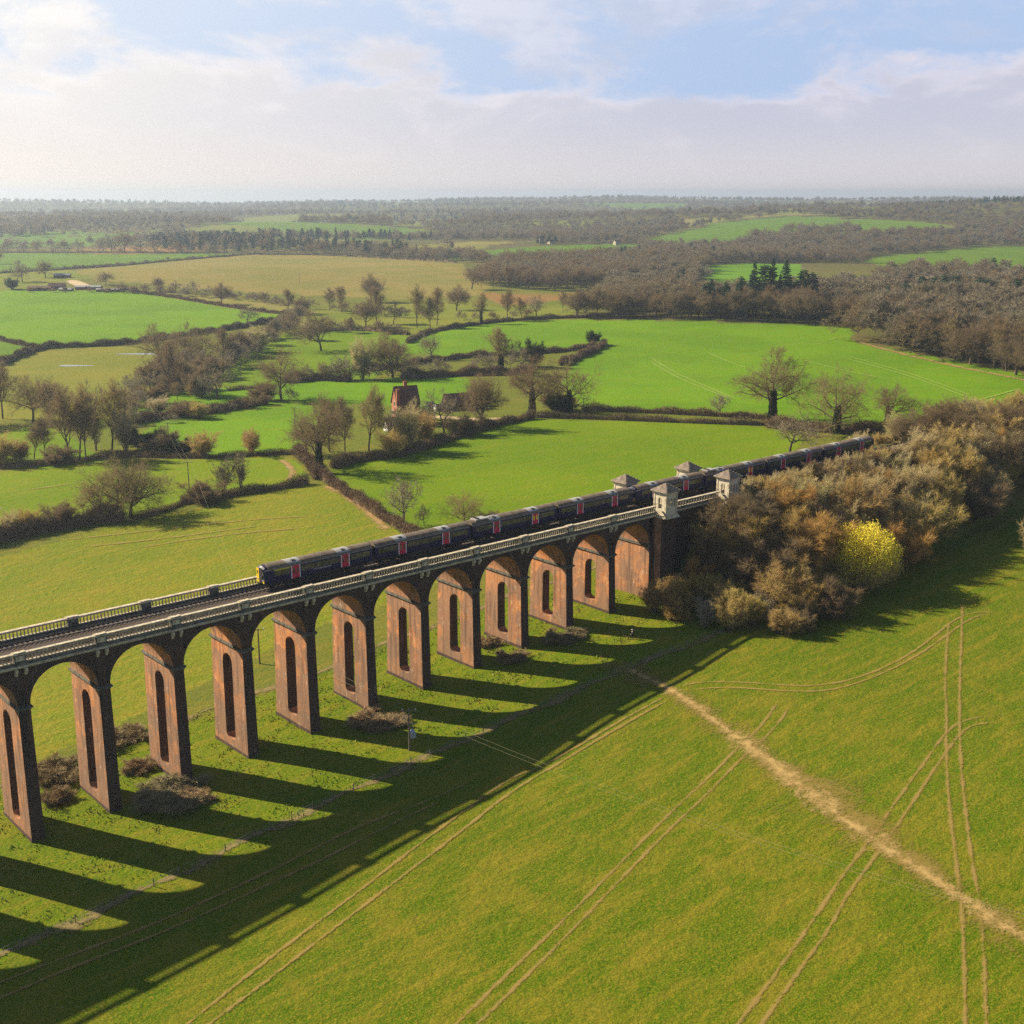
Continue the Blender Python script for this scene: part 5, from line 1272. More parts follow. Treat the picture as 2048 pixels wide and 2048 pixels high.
# ------------------------------------------------------------------ hedges
def hedge(line, w, h, label, mat='hedge', dens=30, ragged=.6):
    P = smooth_line(V(line), .9); n = len(P)
    T_ = np.gradient(P, axis=0); T_ /= np.linalg.norm(T_, axis=1)[:, None]+1e-9; Nn = np.stack([-T_[:, 1], T_[:, 0]], -1)
    L = n*.9; far = max(1.0, np.hypot(P[n//2][0]-CAM[0], P[n//2][1]-CAM[1])/330)
    m = int(min(60000, L*dens*h*w/4/far)); rg = np.random.default_rng(int(L*10) % 9999)
    i = rg.integers(0, n, m); hh = h*(1+ragged*np.sin(i*.31)*np.sin(i*.13+1)+ragged*.5*rg.normal(size=m)*.5)
    s = rg.uniform(-1, 1, m); t = rg.random(m)**.8
    ww = w/2*np.sqrt(1-.55*t)
    x = P[i, 0]+Nn[i, 0]*s*ww+rg.normal(size=m)*.3; y = P[i, 1]+Nn[i, 1]*s*ww+rg.normal(size=m)*.3
    z = ground_h(x, y)+t*hh*.9
    d = rg.normal(size=(m, 3))*np.array([.5, .5, .4])+np.array([0, 0, .65]); d /= np.linalg.norm(d, axis=1)[:, None]
    sd = np.cross(d, rg.normal(size=(m, 3))); sd /= np.linalg.norm(sd, axis=1)[:, None]
    l = rg.uniform(.4, .95, (m, 1))*min(1.4, far**.5); wd = .035*far**.8
    a = np.stack([x, y, z], -1); b = a+d*l
    q = np.stack([a-sd*wd, a+sd*wd, b+sd*wd*.4, b-sd*wd*.4], 1).reshape(-1, 3)
    # ragged inner body
    k = np.arange(n); pr = [(-.42, 0), (-.40, .45), (-.2, .74), (.2, .76), (.40, .45), (.42, 0)]
    rings = []
    for (sx, sz) in pr:
        wob = 1+.22*np.sin(k*.9+sx*9)+.15*np.sin(k*2.3+sz*7)
        X = P[:, 0]+Nn[:, 0]*sx*w*wob*.62; Y = P[:, 1]+Nn[:, 1]*sx*w*wob*.62
        rings.append(np.stack([X, Y, ground_h(X, Y)+sz*h*wob*.72*(1+ragged*np.sin(k*.31)*np.sin(k*.13+1))-.05], -1))
    Rg = np.stack(rings, 1); nr = len(pr); idx = np.arange(n*nr).reshape(n, nr)
    F = np.stack([idx[:-1, :-1], idx[:-1, 1:], idx[1:, 1:], idx[1:, :-1]], -1).reshape(-1, 4)
    me = np_mesh('hedge', np.concatenate([Rg.reshape(-1, 3), q]), np.concatenate([F, np.arange(len(q)).reshape(-1, 4)+n*nr]))
    return tag(link('hedge', me, mats=(mat,)), label, 'hedge')
H = [
 ([(604, 902), (640, 922), (680, 950), (720, 975), (760, 1000), (800, 1030)], 3.6, 2.6, 'thick brown hedge slanting down from the corner copse to the train'),
 ([(-60, 1035), (0, 1022), (60, 1008), (130, 996), (190, 985), (230, 985)], 5, 4.2, 'tall ragged hedge at the left edge below the olive field'),
 ([(250, 980), (310, 966), (345, 952)], 2.2, 1.4, 'low thin hedge joining the spreading trees to the dark hedge'),
 ([(345, 950), (400, 943), (470, 930), (540, 920), (580, 913)], 3.4, 2.5, 'dark curved hedge with two pale trees growing from it'),
 ([(0, 884), (60, 880), (130, 874), (190, 866), (250, 862)], 3.4, 2.2, 'hedge along the foot of the left hand tree group'),
 ([(260, 862), (330, 864), (400, 864), (470, 860), (560, 856)], 2.8, 1.5, 'low hedge with rounded bushes left of the corner copse'),
 ([(560, 858), (590, 880), (600, 905)], 4.5, 3.2, 'short dense hedge under the big corner tree'),
 ([(630, 884), (680, 868), (740, 864), (800, 848), (860, 826), (910, 810), (960, 798), (1005, 790)], 4.5, 2.8, 'dark hedge under the farmhouse trees running to the right'),
 ([(1010, 788), (1100, 790), (1200, 794), (1300, 798), (1420, 802), (1450, 802)], 2.6, 1.9, 'lower of the two parallel clipped hedges below the bright field'),
 ([(1100, 775), (1200, 778), (1300, 783), (1400, 788), (1450, 792)], 2.8, 2.3, 'upper of the two parallel clipped hedges below the bright field'),
 ([(1450, 806), (1520, 812), (1600, 818), (1700, 812), (1760, 802)], 6, 3.2, 'rough hedge under the big oaks at the right'),
 ([(690, 700), (760, 690), (820, 682), (880, 674), (930, 672), (1000, 668), (1060, 664), (1120, 655)], 4, 2.6, 'long dark hedge crossing the bright field from the dome shaped tree'),
 ([(1060, 690), (1090, 676), (1120, 664), (1140, 652)], 5, 3.0, 'reddish hedge curving up to the round evergreen thicket'),
 ([(770, 648), (800, 630), (860, 618), (920, 610), (1000, 603), (1080, 600), (1160, 599)], 4, 2.2, 'hedge along the top edge of the bright field'),
 ([(0, 690), (20, 680), (60, 664), (90, 656), (150, 655), (240, 650), (290, 642), (340, 636), (420, 624), (480, 614), (540, 602), (560, 596)], 5, 3.0, 'dark hedge curving along the foot of the green hill'),
 ([(-60, 632), (0, 642), (40, 652), (72, 656)], 4, 2.2, 'hedge joining the green hill hedge from the left edge'),
 ([(250, 551), (330, 562), (420, 578), (500, 590), (555, 594)], 4, 2.2, 'hedge along the upper right edge of the green hill'),
 ([(430, 738), (470, 733), (520, 731)], 2, 1.3, 'low hedge behind the lone oak'),
 ([(540, 722), (600, 716), (660, 720)], 7, 3.5, 'brown thicket hedge right of the lone oak'),
 ([(760, 716), (820, 712), (880, 708), (940, 708), (1000, 702)], 7, 3.6, 'russet thicket hedge above the farm'),
 ([(250, 800), (300, 790), (380, 782), (440, 772), (500, 762)], 6, 2.8, 'slanting dark hedge below the lone oak'),
]
for L_, w_, h_, lab in H: hedge(L_, w_*.72, h_*.8, lab, dens=230)
for L_, lab in (([(0, 516), (130, 509), (250, 498), (430, 483), (480, 480)], 'thin dark hedge between the green strip and the tan field'), ([(0, 477), (150, 477), (300, 478), (430, 478)], 'far hedge under the spaced row of trees'),
               ([(1320, 498), (1400, 496), (1500, 494)], 'far hedge above the small green field in the woods'), ([(480, 480), (600, 481), (700, 486), (860, 495)], 'hedge along the crest of the tan field'),
               ([(600, 625), (680, 622), (770, 632)], 'hedge along the top of the small paddock')):
    hedge(L_, 5, 2.4, lab, dens=40)
# rough grass tussocks under the arches
m = 60000; rg = np.random.default_rng(5)
x = rg.uniform(-60, 118, m); y = rg.uniform(-23, 20, m)
cl = np.sin(x*.7+np.sin(y*.5)*2)*np.sin(y*.9+np.sin(x*.3))+.6*np.sin(x*.23)*np.sin(y*.37+1)
k = cl+rg.normal(size=m)*.4 > .35; x = x[k]; y = y[k]; m = len(x)
a = np.stack([x, y, ground_h(x, y)-.05], -1); d = rg.normal(size=(m, 3))*.45+np.array([0, 0, .8]); l = rg.uniform(.12, .34, (m, 1)); b = a+d*l
sd = np.cross(d, rg.normal(size=(m, 3))); sd /= np.linalg.norm(sd, axis=1)[:, None]; w_ = .10
q = np.stack([a-sd*w_, a+sd*w_, b+sd*w_*.3, b-sd*w_*.3], 1).reshape(-1, 3)
t = NT('tussock_grass'); gp = t.n('ShaderNodeNewGeometry').outputs['Position']; c = t.mix(t.ramp(t.noise(.35, 4, .7, gp), .50, .62), (.11, .19, .002), (.34, .27, .07)); t.base(c, .9); M['tussock'] = t.m
me = np_mesh('tussock_grass', q, np.arange(len(q)).reshape(-1, 4)); tag(link('tussock_grass', me, mats=('tussock',)), 'rough tussocky grass under the arches', 'grass', kind='stuff')
# ragged scrub line along the old fence between strip and crop field
def fence():
    e = tag(empty('wire_fence', (0, -21, gh(0, -21))), 'old post and wire fence between the rough strip and the crop field', 'fence')
    b = MB(); xs = np.arange(-55, 128, 3.4); pp = []
    for q in xs:
        yy = -22+2.5*math.sin(q/37)+.3; pp.append((q, yy+21, gh(q, yy)-gh(0, -21)))
    for p in pp: pb = MB(); pb.tube((p[0], p[1], p[2]-.3), (p[0]+rnd.uniform(-.05, .05), p[1], p[2]+1.15), .06, k=5); pb.build('fence_post', ['wood'], e)
    w = MB()
    for p, q in zip(pp[:-1], pp[1:]):
        for hh in (.5, .95): w.tube((p[0], p[1], p[2]+hh), (q[0], q[1], q[2]+hh), .008, k=3, cap=False)
    w.build('fence_wire', ['metal'], e)
fence()
# ------------------------------------------------------------------ buildings
HANG = math.atan2(HR[1], HR[0])
def gable_house(name, label, pos, w, l, eave, ridge, rot, wallm, roofm, chim=(), windows=(), door=None, cat='building', overhang=.35):
    """ridge along local x (length l); gables at the x ends"""
    e = tag(empty(name, pos, rot), label, cat)
    b = MB(); b.prism([(-w/2, -1.2), (w/2, -1.2), (w/2, eave), (0, ridge-.12), (-w/2, eave)], 'x', -l/2, l/2); b.build('wall', [wallm], e)
    b = MB()
    for s in (-1, 1):
        y0, z0 = s*(w/2+overhang), eave-overhang*(ridge-eave)/(w/2)
        b.prism([(y0, z0), (0, ridge), (0, ridge+.22), (y0, z0+.22)] if s < 0 else [(0, ridge), (y0, z0), (y0, z0+.22), (0, ridge+.22)], 'x', -l/2-.3, l/2+.3)
    r = b.build('roof', [roofm], e)
    for (cx, cy, ch, cm) in chim:
        b = MB(); zb = eave-.5 if cy else ridge-1; b.box(cx-.55, cx+.55, cy-.45, cy+.45, zb, ridge+ch); b.box(cx-.65, cx+.65, cy-.55, cy+.55, ridge+ch, ridge+ch+.2)
        for q in (-.25, .25): b.lathe((cx+q, cy, ridge+ch+.2), [(0, .14), (.45, .11)], 6)
        b.build('chimney', [cm], r)
    for (face, p, z, ww, hh) in windows:
        f = MB(); g = MB()
        if face == 'y-': f.box(p-ww/2-.08, p+ww/2+.08, -w/2-.05, -w/2+.1, z-.08, z+hh+.08); g.box(p-ww/2, p-.03, -w/2-.07, -w/2, z, z+hh); g.box(p+.03, p+ww/2, -w/2-.07, -w/2, z, z+hh)
        elif face == 'x-': f.box(-l/2-.05, -l/2+.1, p-ww/2-.08, p+ww/2+.08, z-.08, z+hh+.08); g.box(-l/2-.07, -l/2, p-ww/2, p-.03, z, z+hh); g.box(-l/2-.07, -l/2, p+.03, p+ww/2, z, z+hh)
        o = f.build('window', ['white'], e); g.build('pane', ['winglass'], o)
    if door:
        face, p, ww, hh = door; f = MB()
        if face == 'y-': f.box(p-ww/2, p+ww/2, -w/2-.06, -w/2+.1, 0, hh)
        else: f.box(-l/2-.06, -l/2+.1, p-ww/2, p+ww/2, 0, hh)
        f.build('door', ['black'], e)
    return e
def at(px, py): return V([(px, py)])[0]
P = at(765, 800); k = hpx(P, 1)
P2 = P
gable_house('farmhouse', 'tall brick farmhouse with dark tiled roof and two chimneys', (P[0]+HF[0]*2, P[1]+HF[1]*2, P[2]), 34*k, 44*k, 40*k, 70*k, HANG+R(24), 'housebrick', 'tile',
            chim=((2*k*0, 0, 8*k, 'farmbrick' if 'farmbrick' in M else 'housebrick'), (-20*k, -15*k, -4*k, 'housebrick')),
            windows=(('x-', 0, 34*k, 1.4, 1.5), ('x-', -2, 16*k, 1.3, 1.4), ('x-', 2, 16*k, 1.3, 1.4), ('y-', 0, 16*k, 1.3, 1.4), ('y-', 4, 16*k, 1.3, 1.4)), door=('y-', -3, 1.1, 2.1), cat='house')
P = at(742, 812); gable_house('shed', 'low dark roofed shed with a white gable in front of the farmhouse', tuple(P), 20*k, 30*k, 8*k, 24*k, HANG+R(28), 'white', 'tile', cat='shed', windows=(('x-', 0, 4*k, 1.0, 1.0),))
P = at(868, 772); gable_house('barn', 'long brown barn with open dark front right of the farmhouse', tuple(P), 26*k, 66*k, 14*k, 32*k, HANG+R(20), 'tile', 'tile', cat='barn', door=('y-', 6, 7, 3.2), windows=(('y-', -9, 1.5, 1.2, 1.2),))
P = at(893, 765); gable_house('barn', 'pale gabled barn mostly hidden behind the reddish tree', tuple(P), 22*k, 24*k, 20*k, 34*k, HANG+R(60), 'white', 'tile', cat='barn')
P = at(812, 770); gable_house('shed', 'blue grey curved shed beside the farmhouse roof', tuple(P), 12*k, 12*k, 8*k, 12*k, HANG+R(15), 'blue', 'blue', cat='shed', door=('y-', 0, 2, 2))
P = at(828, 775); gable_house('shed', 'small pale block shed between the blue shed and the barn', tuple(P), 12*k, 18*k, 9*k, 13*k, HANG+R(20), 'white', 'sheet', cat='shed', door=('y-', 0, 2.4, 2.2))
far_b = [(75, 548, 42, 16, 6, 10, 'tile', 'dark long barn at the left of the far farm'), (108, 546, 30, 14, 8, 15, 'tile', 'tallest dark roofed farmhouse of the far farm'), (125, 549, 26, 10, 4, 7, 'sheet', 'low grey shed in the middle of the far farm'),
         (168, 546, 48, 18, 6, 9, 'sheet', 'grey roofed shed right of the middle of the far farm'), (205, 550, 44, 14, 5, 7, 'sheet', 'white topped open shed at the right of the far farm'), (240, 549, 34, 14, 5, 8, 'tile', 'dark shed at the right end of the far farm'),
         (118, 524, 30, 12, 6, 10, 'sheet', 'grey house above the far farm beside the lane')]
for (px, py, l, w, e_, r_, rm_, lab) in far_b:
    P = at(px, py); kk = hpx(P, 1)
    gable_house('farm_building', lab, tuple(P), w*kk*.8, l*kk, e_*kk*.8, r_*kk*.8, HANG+R(rnd.uniform(-12, 12)), 'white' if rm_ == 'white' and 0 else 'tile', rm_, cat='building', door=('y-', 0, 4, 2.6), windows=(('y-', 6, 1.2, 1.2, 1.2),))
for (px, py, w, h, lab) in ((1022, 458, 14, 12, 'far pale gabled house on the green ridge, the left hand one'), (1164, 462, 12, 9, 'far pale house between dark trees on the green ridge'), (1040, 460, 12, 8, 'far low house right of the pale gabled one')):
    P = at(px, py); kk = hpx(P, 1)
    gable_house('far_house', lab, tuple(P), w*kk*.7, w*kk, h*kk*.6, h*kk, HANG+R(30), 'stone', 'tile', cat='house', windows=(('y-', 0, 2, 1.2, 1.2),), chim=((2, 0, 1.2, 'housebrick'),))
# ------------------------------------------------------------------ poles and overhead wires
def pole(P, h, label, transformer=False, arm=True):
    e = tag(empty('utility_pole', tuple(P)), label, 'pole')
    b = MB(); b.tube((0, 0, -1), (0, 0, h), .17, .11, 8); b.build('shaft', ['wood'], e)
    if arm:
        b = MB(); d = Vector((HR[0], HR[1], 0)); b.tube(tuple(-d*1.1+Vector((0, 0, h-.25))), tuple(d*1.1+Vector((0, 0, h-.25))), .07, k=6); a = b.build('crossarm', ['wood'], e)
        i_ = MB()
        for q in (-.95, 0, .95): i_.lathe((d.x*q, d.y*q, h-.2), [(0, .05), (.08, .09), (.2, .09), (.26, .04)], 6)
        i_.build('insulator', ['white'], a)
    if transformer:
        b = MB(); b.lathe((.45, -.2, h-4.6), [(0, .30), (.06, .42), (1.0, .42), (1.1, .34), (1.25, .12)], 12); b.box(.30, .60, -.85, -.55, h-4.4, h-3.6)
        for q in range(6):
            a = q*math.pi/3; b.box(.45+.42*math.cos(a)-.03, .45+.42*math.cos(a)+.03, -.2+.42*math.sin(a)-.03, -.2+.42*math.sin(a)+.03, h-4.4, h-3.7)
        for q in (-.2, 0, .2): b.tube((.45+q, -.2, h-3.4), (.45+q, -.2, h-3.0), .05, k=6)
        b.build('transformer', ['metal'], e)
        b = MB(); b.tube((0, 0, h-2.4), (.9, -.35, h-2.4), .05, k=6); b.tube((0, 0, h-.9), (-.7, .3, h-1.3), .04, k=6); b.lathe((-.7, .3, h-1.45), [(0, .12), (.2, .12)], 8); b.build('bracket', ['metal'], e)
    return e, (P[0], P[1], P[2]+h-.05)
p_d = V([((740+955/12.075)/S, (1360+1700/12.075)/S)])[0]
tops = {}
for key, P, hp, lab, tf in (('d', p_d, 84, 'tall pole carrying a grey transformer in the rough strip before the arches', True), ('c', at(490, 1252), 70, 'thin dark pole seen through the fifth arch', False),
                            ('b', at(358, 937), 68, 'thin pole in the olive field behind the viaduct', False), ('a', at(319, 842), 46, 'thin pole in the strip field, near the left hand group', False),
                            ('e', at(557, 816), 48, 'thin pole in the strip field left of the corner copse', False), ('f', at(283, 784), 30, 'short pole by the pale thicket in the upper strip', False),
                            ('g', at(455, 716), 26, 'small pole in the shadowed paddock', False), ('h', at(1101, 782), 32, 'small pole beside the upper clipped hedge', False), ('i', at(565, 535), 18, 'far pole on the tan field', False), ('j', at(808, 500), 13, 'farther pole at the right end of the tan field', False)):
    _, tops[key] = pole(P, hpx(P, hp), lab, tf)
def wires(a, b, label, sag=1.5, off=(-.8, .8), start=0):
    e = MB(); A = Vector(a); B = Vector(b)
    for o in off:
        d = Vector((HR[0], HR[1], 0))*o; pr = None
        for i in range(25):
            t = i/24; p = A.lerp(B, t)+d; p.z -= sag*4*t*(1-t)
            if pr is not None: e.tube(pr, p, .011, k=4, cap=False)
            pr = p
    return tag(e.build('overhead_wire', ['wire']), label, 'wire')
wires(tops['f'], tops['a'], 'pair of wires between the two poles on the left slope')
wires(tops['a'], tops['b'], 'pair of wires over the field left of the round bushes')
wires(tops['b'], tops['c'], 'pair of wires over the olive field behind the viaduct')
wires(tops['c'], (p_d[0], p_d[1], tops['d'][2]), 'pair of wires passing under an arch to the transformer pole', .8)
c_, d_ = CAM, None
q = unproject([2150], [1985])[0]
wires(tops['d'], (q[0]+0, q[1]+0, q[2]+7), 'pair of wires from the transformer pole over the crop field', 2.2)

# ------------------------------------------------------------------ walker and dog
def skin_figure(name, joints, bones, rad, mat, parent=None, loc=(0, 0, 0), rot=0, root=0):
    me = bpy.data.meshes.new(name); me.from_pydata(joints, bones, []); me.update()
    o = link(name, me, parent, (mat,), loc); o.rotation_euler = (0, 0, rot)
    o.modifiers.new('skin', 'SKIN'); sv = me.skin_vertices[0].data
    for v, r in zip(sv, rad): v.radius = r if isinstance(r, tuple) else (r, r)
    sv[root].use_root = True
    s = o.modifiers.new('sub', 'SUBSURF'); s.levels = 2; s.render_levels = 2
    return o
M['skin'] = simple('skin', (.55, .33, .24), rough=.6); M['coat'] = simple('dark_navy_coat', (.02, .022, .05)); M['trouser'] = simple('dark_trousers', (.02, .02, .022)); M['hair'] = simple('grey_hair', (.55, .53, .52)); M['fur'] = simple('brown_fur', (.13, .07, .04), (.2, .12, .07), 9)
Pw = V([((1200+1245/19.32)/S, (1230+930/19.32)/S)])[0]
J = [(0, 0, .95), (0, 0, 1.18), (.02, 0, 1.42), (.03, 0, 1.52), (.05, 0, 1.64), (.05, 0, 1.74),
     (0, .10, .90), (.10, .11, .50), (-.02, .11, .09), (.12, .12, .03), (0, -.10, .90), (-.06, -.11, .50), (-.22, -.11, .12), (-.10, -.12, .05),
     (.01, .19, 1.38), (.02, .25, 1.12), (.20, .24, .95), (.27, .23, .92), (.01, -.19, 1.38), (-.05, -.25, 1.10), (.06, -.25, .86), (.10, -.25, .79),
     (.07, 0, 1.68)]
Bn = [(0, 1), (1, 2), (2, 3), (3, 4), (4, 22), (22, 5), (0, 6), (6, 7), (7, 8), (8, 9), (0, 10), (10, 11), (11, 12), (12, 13), (2, 14), (14, 15), (15, 16), (16, 17), (2, 18), (18, 19), (19, 20), (20, 21)]
Rd = [(.16, .13), (.15, .12), (.16, .11), .055, .09, .06, .095, .065, .045, .045, .095, .065, .045, .045, .07, .05, .04, .035, .07, .05, .04, .035, .10]
man = skin_figure('person', J, Bn, Rd, 'skin', loc=tuple(Pw+np.array([0, 0, .0])), rot=HANG+R(180))
tag(man, 'person in a dark coat with light hair walking a dog near the copse', 'person')
coat = skin_figure('coat', [J[i] for i in (0, 1, 2, 14, 15, 16, 18, 19, 20)]+[(0, .0, .78)], [(0, 1), (1, 2), (2, 3), (3, 4), (4, 5), (2, 6), (6, 7), (7, 8), (0, 9)], [(.18, .16), (.17, .15), (.18, .13), .085, .062, .052, .085, .062, .052, (.19, .17)], 'coat', man)
tro = skin_figure('trousers', [J[i] for i in (0, 6, 7, 8, 10, 11, 12)], [(0, 1), (1, 2), (2, 3), (0, 4), (4, 5), (5, 6)], [(.165, .14), .105, .078, .062, .105, .078, .062], 'trouser', man)
b = MB(); b.lathe((.035, 0, 1.66), [(0, .10), (.06, .125), (.12, .115), (.17, .075), (.19, .02)], 10); b.build('hair', ['hair'], man, smooth=True)
b = MB()
for s in (-1, 1): b.lathe((.145, s*.035, 1.68), [(-.012, .004), (0, .012), (.012, .004)], 6)
b.lathe((.165, 0, 1.635), [(-.02, .012), (0, .018), (.035, .006)], 6); b.build('face', ['coat'], man)
for s, hx, hz in ((1, .29, .91), (-1, .11, .76)):
    b = MB()
    for q in range(4): b.tube((hx, s*.24+(q-1.5)*.018, hz), (hx+.07-.01*abs(q-1.2), s*.24+(q-1.5)*.022, hz-.05), .010, .007, 5)
    b.tube((hx-.02, s*.24-.03*s, hz), (hx+.03, s*.24-.055*s, hz-.01), .011, .008, 5); b.build('hand', ['skin'], man)
Pd = V([((1200+1030/19.32)/S, (1230+935/19.32)/S)])[0]
DJ = [(0, 0, .46), (.22, 0, .47), (.34, 0, .46), (.44, 0, .60), (.50, 0, .68), (.64, 0, .65), (-.28, 0, .47), (-.46, 0, .56), (-.58, 0, .64),
      (.28, .08, .34), (.27, .08, .17), (.29, .08, .03), (.28, -.08, .34), (.33, -.08, .18), (.36, -.08, .03),
      (-.30, .08, .36), (-.22, .08, .24), (-.36, .08, .15), (-.32, .08, .03), (-.30, -.08, .36), (-.26, -.08, .24), (-.42, -.08, .15), (-.40, -.08, .03)]
DB = [(0, 1), (1, 2), (2, 3), (3, 4), (4, 5), (0, 6), (6, 7), (7, 8), (2, 9), (9, 10), (10, 11), (2, 12), (12, 13), (13, 14), (6, 15), (15, 16), (16, 17), (17, 18), (6, 19), (19, 20), (20, 21), (21, 22)]
DR = [.11, .125, .12, .075, .08, .035, .10, .025, .012, .05, .03, .025, .05, .03, .025, .06, .035, .025, .025, .06, .035, .025, .025]
dog = skin_figure('dog', DJ, DB, DR, 'fur', loc=tuple(Pd), rot=HANG+R(170)); tag(dog, 'small brown dog walking beside the person', 'dog')
b = MB()
for s in (-1, 1): b.prism([(.46, .72), (.52, .72), (.47, .62)], 'y', s*.07-.01, s*.07+.01)
b.build('ear', ['fur'], dog)

# ------------------------------------------------------------------ air
b = MB(); b.box(-9800, 9800, -9800, 9800, -62, 92)
hz = b.mesh('haze'); hm = bpy.data.materials.new('haze_air'); hm.use_nodes = True; nt = hm.node_tree; nt.nodes.clear()
ho = nt.nodes.new('ShaderNodeOutputMaterial'); hv = nt.nodes.new('ShaderNodeVolumePrincipled')
hv.inputs['Color'].default_value = (.50, .61, .76, 1); hv.inputs['Density'].default_value = HAZE; hv.inputs['Anisotropy'].default_value = .45
nt.links.new(hv.outputs[0], ho.inputs['Volume'])
hz.materials.append(hm); ho_ = link('haze', hz); tag(ho_, 'pale bluish haze filling the valley air', 'haze', kind='stuff')

# ------------------------------------------------------------------ sun and sky
SUN_EL, SUN_AZ = R(31), R(25)
sd = Vector((math.sin(SUN_AZ)*math.cos(SUN_EL), -math.cos(SUN_AZ)*math.cos(SUN_EL), -math.sin(SUN_EL)))
L = bpy.data.lights.new('sun', 'SUN'); L.energy = SUNE; L.angle = R(.53); L.color = (1.0, .86, .62)
lo = bpy.data.objects.new('sun', L); COL.objects.link(lo); lo.rotation_euler = sd.to_track_quat('-Z', 'Y').to_euler()
w = bpy.data.worlds.new('World'); SC.world = w; w.use_nodes = True; nt = w.node_tree; nt.nodes.clear()
N = nt.nodes.new; Lk = nt.links.new
def val(n, i, v):
    if isinstance(v, (int, float)): n.inputs[i].default_value = v
    elif isinstance(v, tuple): n.inputs[i].default_value = (*v, 1)
    else: Lk(v, n.inputs[i])
def Mx(f, a, b):
    n = N('ShaderNodeMix'); n.data_type = 'RGBA'; val(n, 0, f); val(n, 6, a); val(n, 7, b); return n.outputs[2]
def Ma(op, a, b=0.0, c=0.0):
    n = N('ShaderNodeMath'); n.operation = op; val(n, 0, a); val(n, 1, b); val(n, 2, c); return n.outputs[0]
def Rp(f, a, b, c=0.0, d=1.0):
    n = N('ShaderNodeMapRange'); n.interpolation_type = 'SMOOTHSTEP'; n.clamp = True
    for i, v in enumerate((f, a, b, c, d)): val(n, i, v)
    return n.outputs[0]
sky = N('ShaderNodeTexSky'); sky.sky_type = 'NISHITA'; sky.sun_disc = False; sky.sun_elevation = SUN_EL
sky.sun_rotation = math.atan2(-sd.x, -sd.y); sky.air_density = 1.0; sky.dust_density = .5
tc = N('ShaderNodeTexCoord'); nm = N('ShaderNodeVectorMath'); nm.operation = 'NORMALIZE'; Lk(tc.outputs['Generated'], nm.inputs[0])
sp = N('ShaderNodeSeparateXYZ'); Lk(nm.outputs[0], sp.inputs[0])
el = Ma('MULTIPLY', Ma('ARCSINE', sp.outputs[2]), 57.2958)
dt = N('ShaderNodeVectorMath'); dt.operation = 'DOT_PRODUCT'; Lk(nm.outputs[0], dt.inputs[0]); dt.inputs[1].default_value = tuple(-sd)
sunang = Ma('MULTIPLY', Ma('ARCCOSINE', dt.outputs['Value']), 57.2958)
azv = Ma('MULTIPLY', Ma('ARCTAN2', sp.outputs[0], sp.outputs[1]), 57.2958)          # 0 = +Y, 41 = view axis
cv = N('ShaderNodeCombineXYZ'); Lk(azv, cv.inputs[0]); Lk(Ma('MULTIPLY', el, 2.2), cv.inputs[1])
def Nz(scale, det, rough, off=0.0, dist=0.0):
    mp = N('ShaderNodeMapping'); mp.inputs['Location'].default_value = (off, off*.37, off*.11); Lk(cv.outputs[0], mp.inputs[0])
    n = N('ShaderNodeTexNoise'); n.inputs['Scale'].default_value = scale; n.inputs['Detail'].default_value = det; n.inputs['Roughness'].default_value = rough; n.inputs['Distortion'].default_value = dist
    Lk(mp.outputs[0], n.inputs['Vector']); return n.outputs[0]
K = SKYK
def kc(r, g, b_): return (r*K, g*K, b_*K)
warm = Rp(sunang, 36, 78, 1.0, 0.0)
blue = Mx(warm, kc(.44, .57, .81), kc(.80, .86, .95))
low = Mx(warm, kc(.57, .585, .70), kc(1.04, .98, .90))
top = Mx(warm, kc(.77, .73, .81), kc(1.12, 1.06, .96))
lump = Nz(.22, 7, .58, 3.0, .3); huge = Nz(.075, 3, .5, 11.0)
edge_el = Ma('ADD', Ma('ADD', 5.3, Ma('MULTIPLY', Ma('SUBTRACT', lump, .5), 7.5)), Ma('MULTIPLY', Ma('SUBTRACT', huge, .5), 5.0))
bank = Rp(Ma('SUBTRACT', edge_el, el), -.6, 1.2)
rim = Rp(Ma('SUBTRACT', edge_el, el), .0, 1.8, 1.0, 0.0)
body = Nz(.16, 6, .62, 60.0, .5)
bankc = Mx(Rp(Ma('ADD', Ma('MULTIPLY', rim, .75), Ma('MULTIPLY', Ma('SUBTRACT', body, .5), 2.6)), 0.0, 1.0), low, top)
wisp = Nz(.13, 6, .6, 25.0, .4)
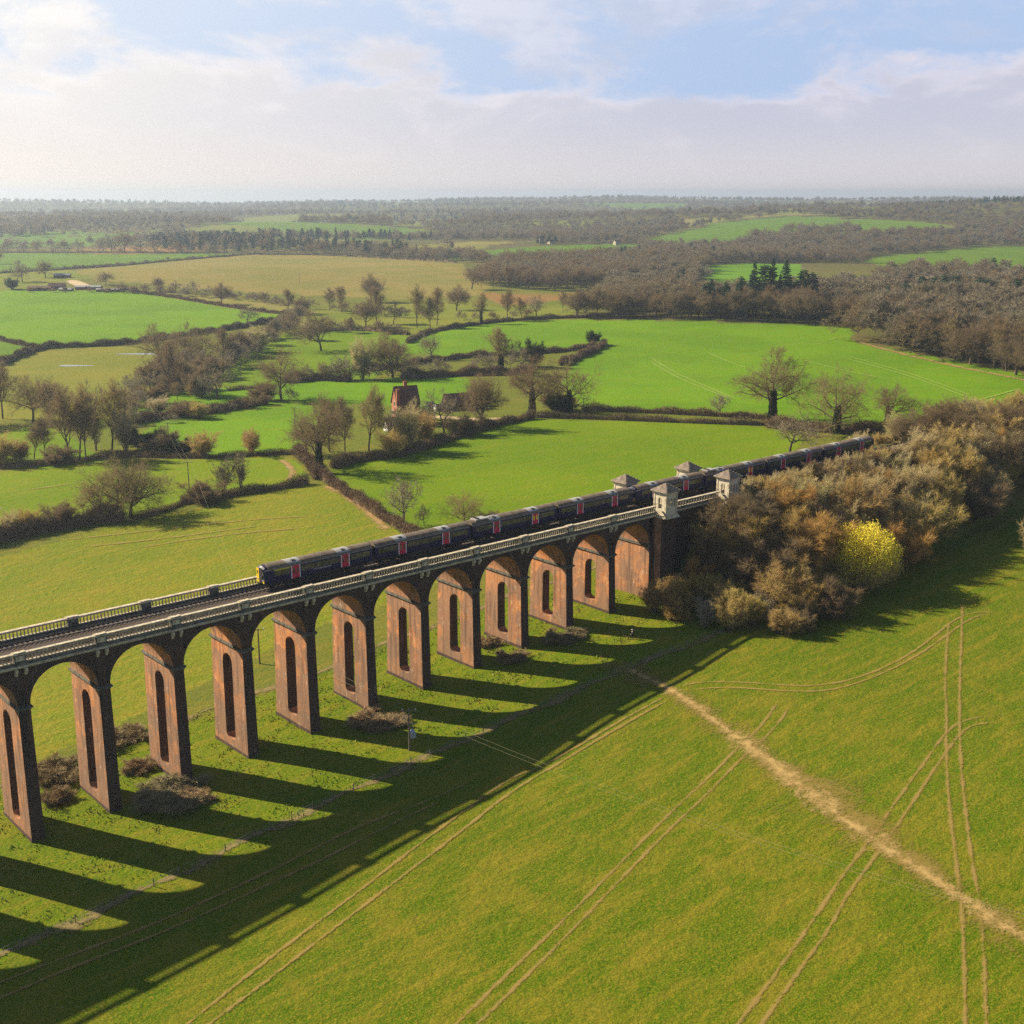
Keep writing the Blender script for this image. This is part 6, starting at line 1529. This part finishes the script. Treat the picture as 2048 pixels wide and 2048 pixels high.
c = Mx(Ma('MULTIPLY', Rp(wisp, .47, .62), Ma('ADD', .45, Ma('MULTIPLY', warm, .5))), blue, Mx(Rp(Nz(.3, 5, .6, 40.0), .4, .6), top, low))
c = Mx(bank, c, bankc)
low2 = Mx(warm, kc(.72, .68, .70), kc(1.1, .97, .84))
c = Mx(Rp(el, 3.6, .2), c, low2)
dk = N('ShaderNodeVectorMath'); dk.operation = 'SCALE'; Lk(c, dk.inputs[0]); dk.inputs['Scale'].default_value = 1.0; c = dk.outputs[0]
hi = Rp(el, 9.5, 22.0)
vs = N('ShaderNodeVectorMath'); vs.operation = 'SCALE'; Lk(sky.outputs[0], vs.inputs[0]); vs.inputs['Scale'].default_value = NISH
c = Mx(hi, c, vs.outputs[0])
bg = N('ShaderNodeBackground'); Lk(c, bg.inputs[0]); bg.inputs[1].default_value = 1.0
wo = N('ShaderNodeOutputWorld'); Lk(bg.outputs[0], wo.inputs[0])

# ------------------------------------------------------------------ camera, render settings
cd = bpy.data.cameras.new('camera'); cam = bpy.data.objects.new('camera', cd); COL.objects.link(cam)
cd.sensor_width = 36; cd.sensor_fit = 'HORIZONTAL'; cd.lens = CF/2048*36; cd.clip_start = .5; cd.clip_end = 40000
Rm = Matrix(((RT[0], UP[0], -FW[0]), (RT[1], UP[1], -FW[1]), (RT[2], UP[2], -FW[2])))
cam.matrix_world = Matrix.Translation(Vector(CAM)) @ Rm.to_4x4()
SC.camera = cam
SC.view_settings.view_transform = 'Standard'; SC.view_settings.look = 'None'; SC.view_settings.gamma = 1; SC.view_settings.exposure = EXPO
SC.render.engine = 'CYCLES'; cy = SC.cycles
cy.max_bounces = 5; cy.diffuse_bounces = 2; cy.glossy_bounces = 2; cy.transparent_max_bounces = 12; cy.volume_bounces = 0
cy.use_denoising = DN; cy.denoising_prefilter = 'NONE'; cy.denoising_input_passes = 'RGB_ALBEDO_NORMAL'
try: cy.denoiser = 'OPENIMAGEDENOISE'
except Exception: pass
cy.use_fast_gi = False; cy.caustics_reflective = False; cy.caustics_refractive = False
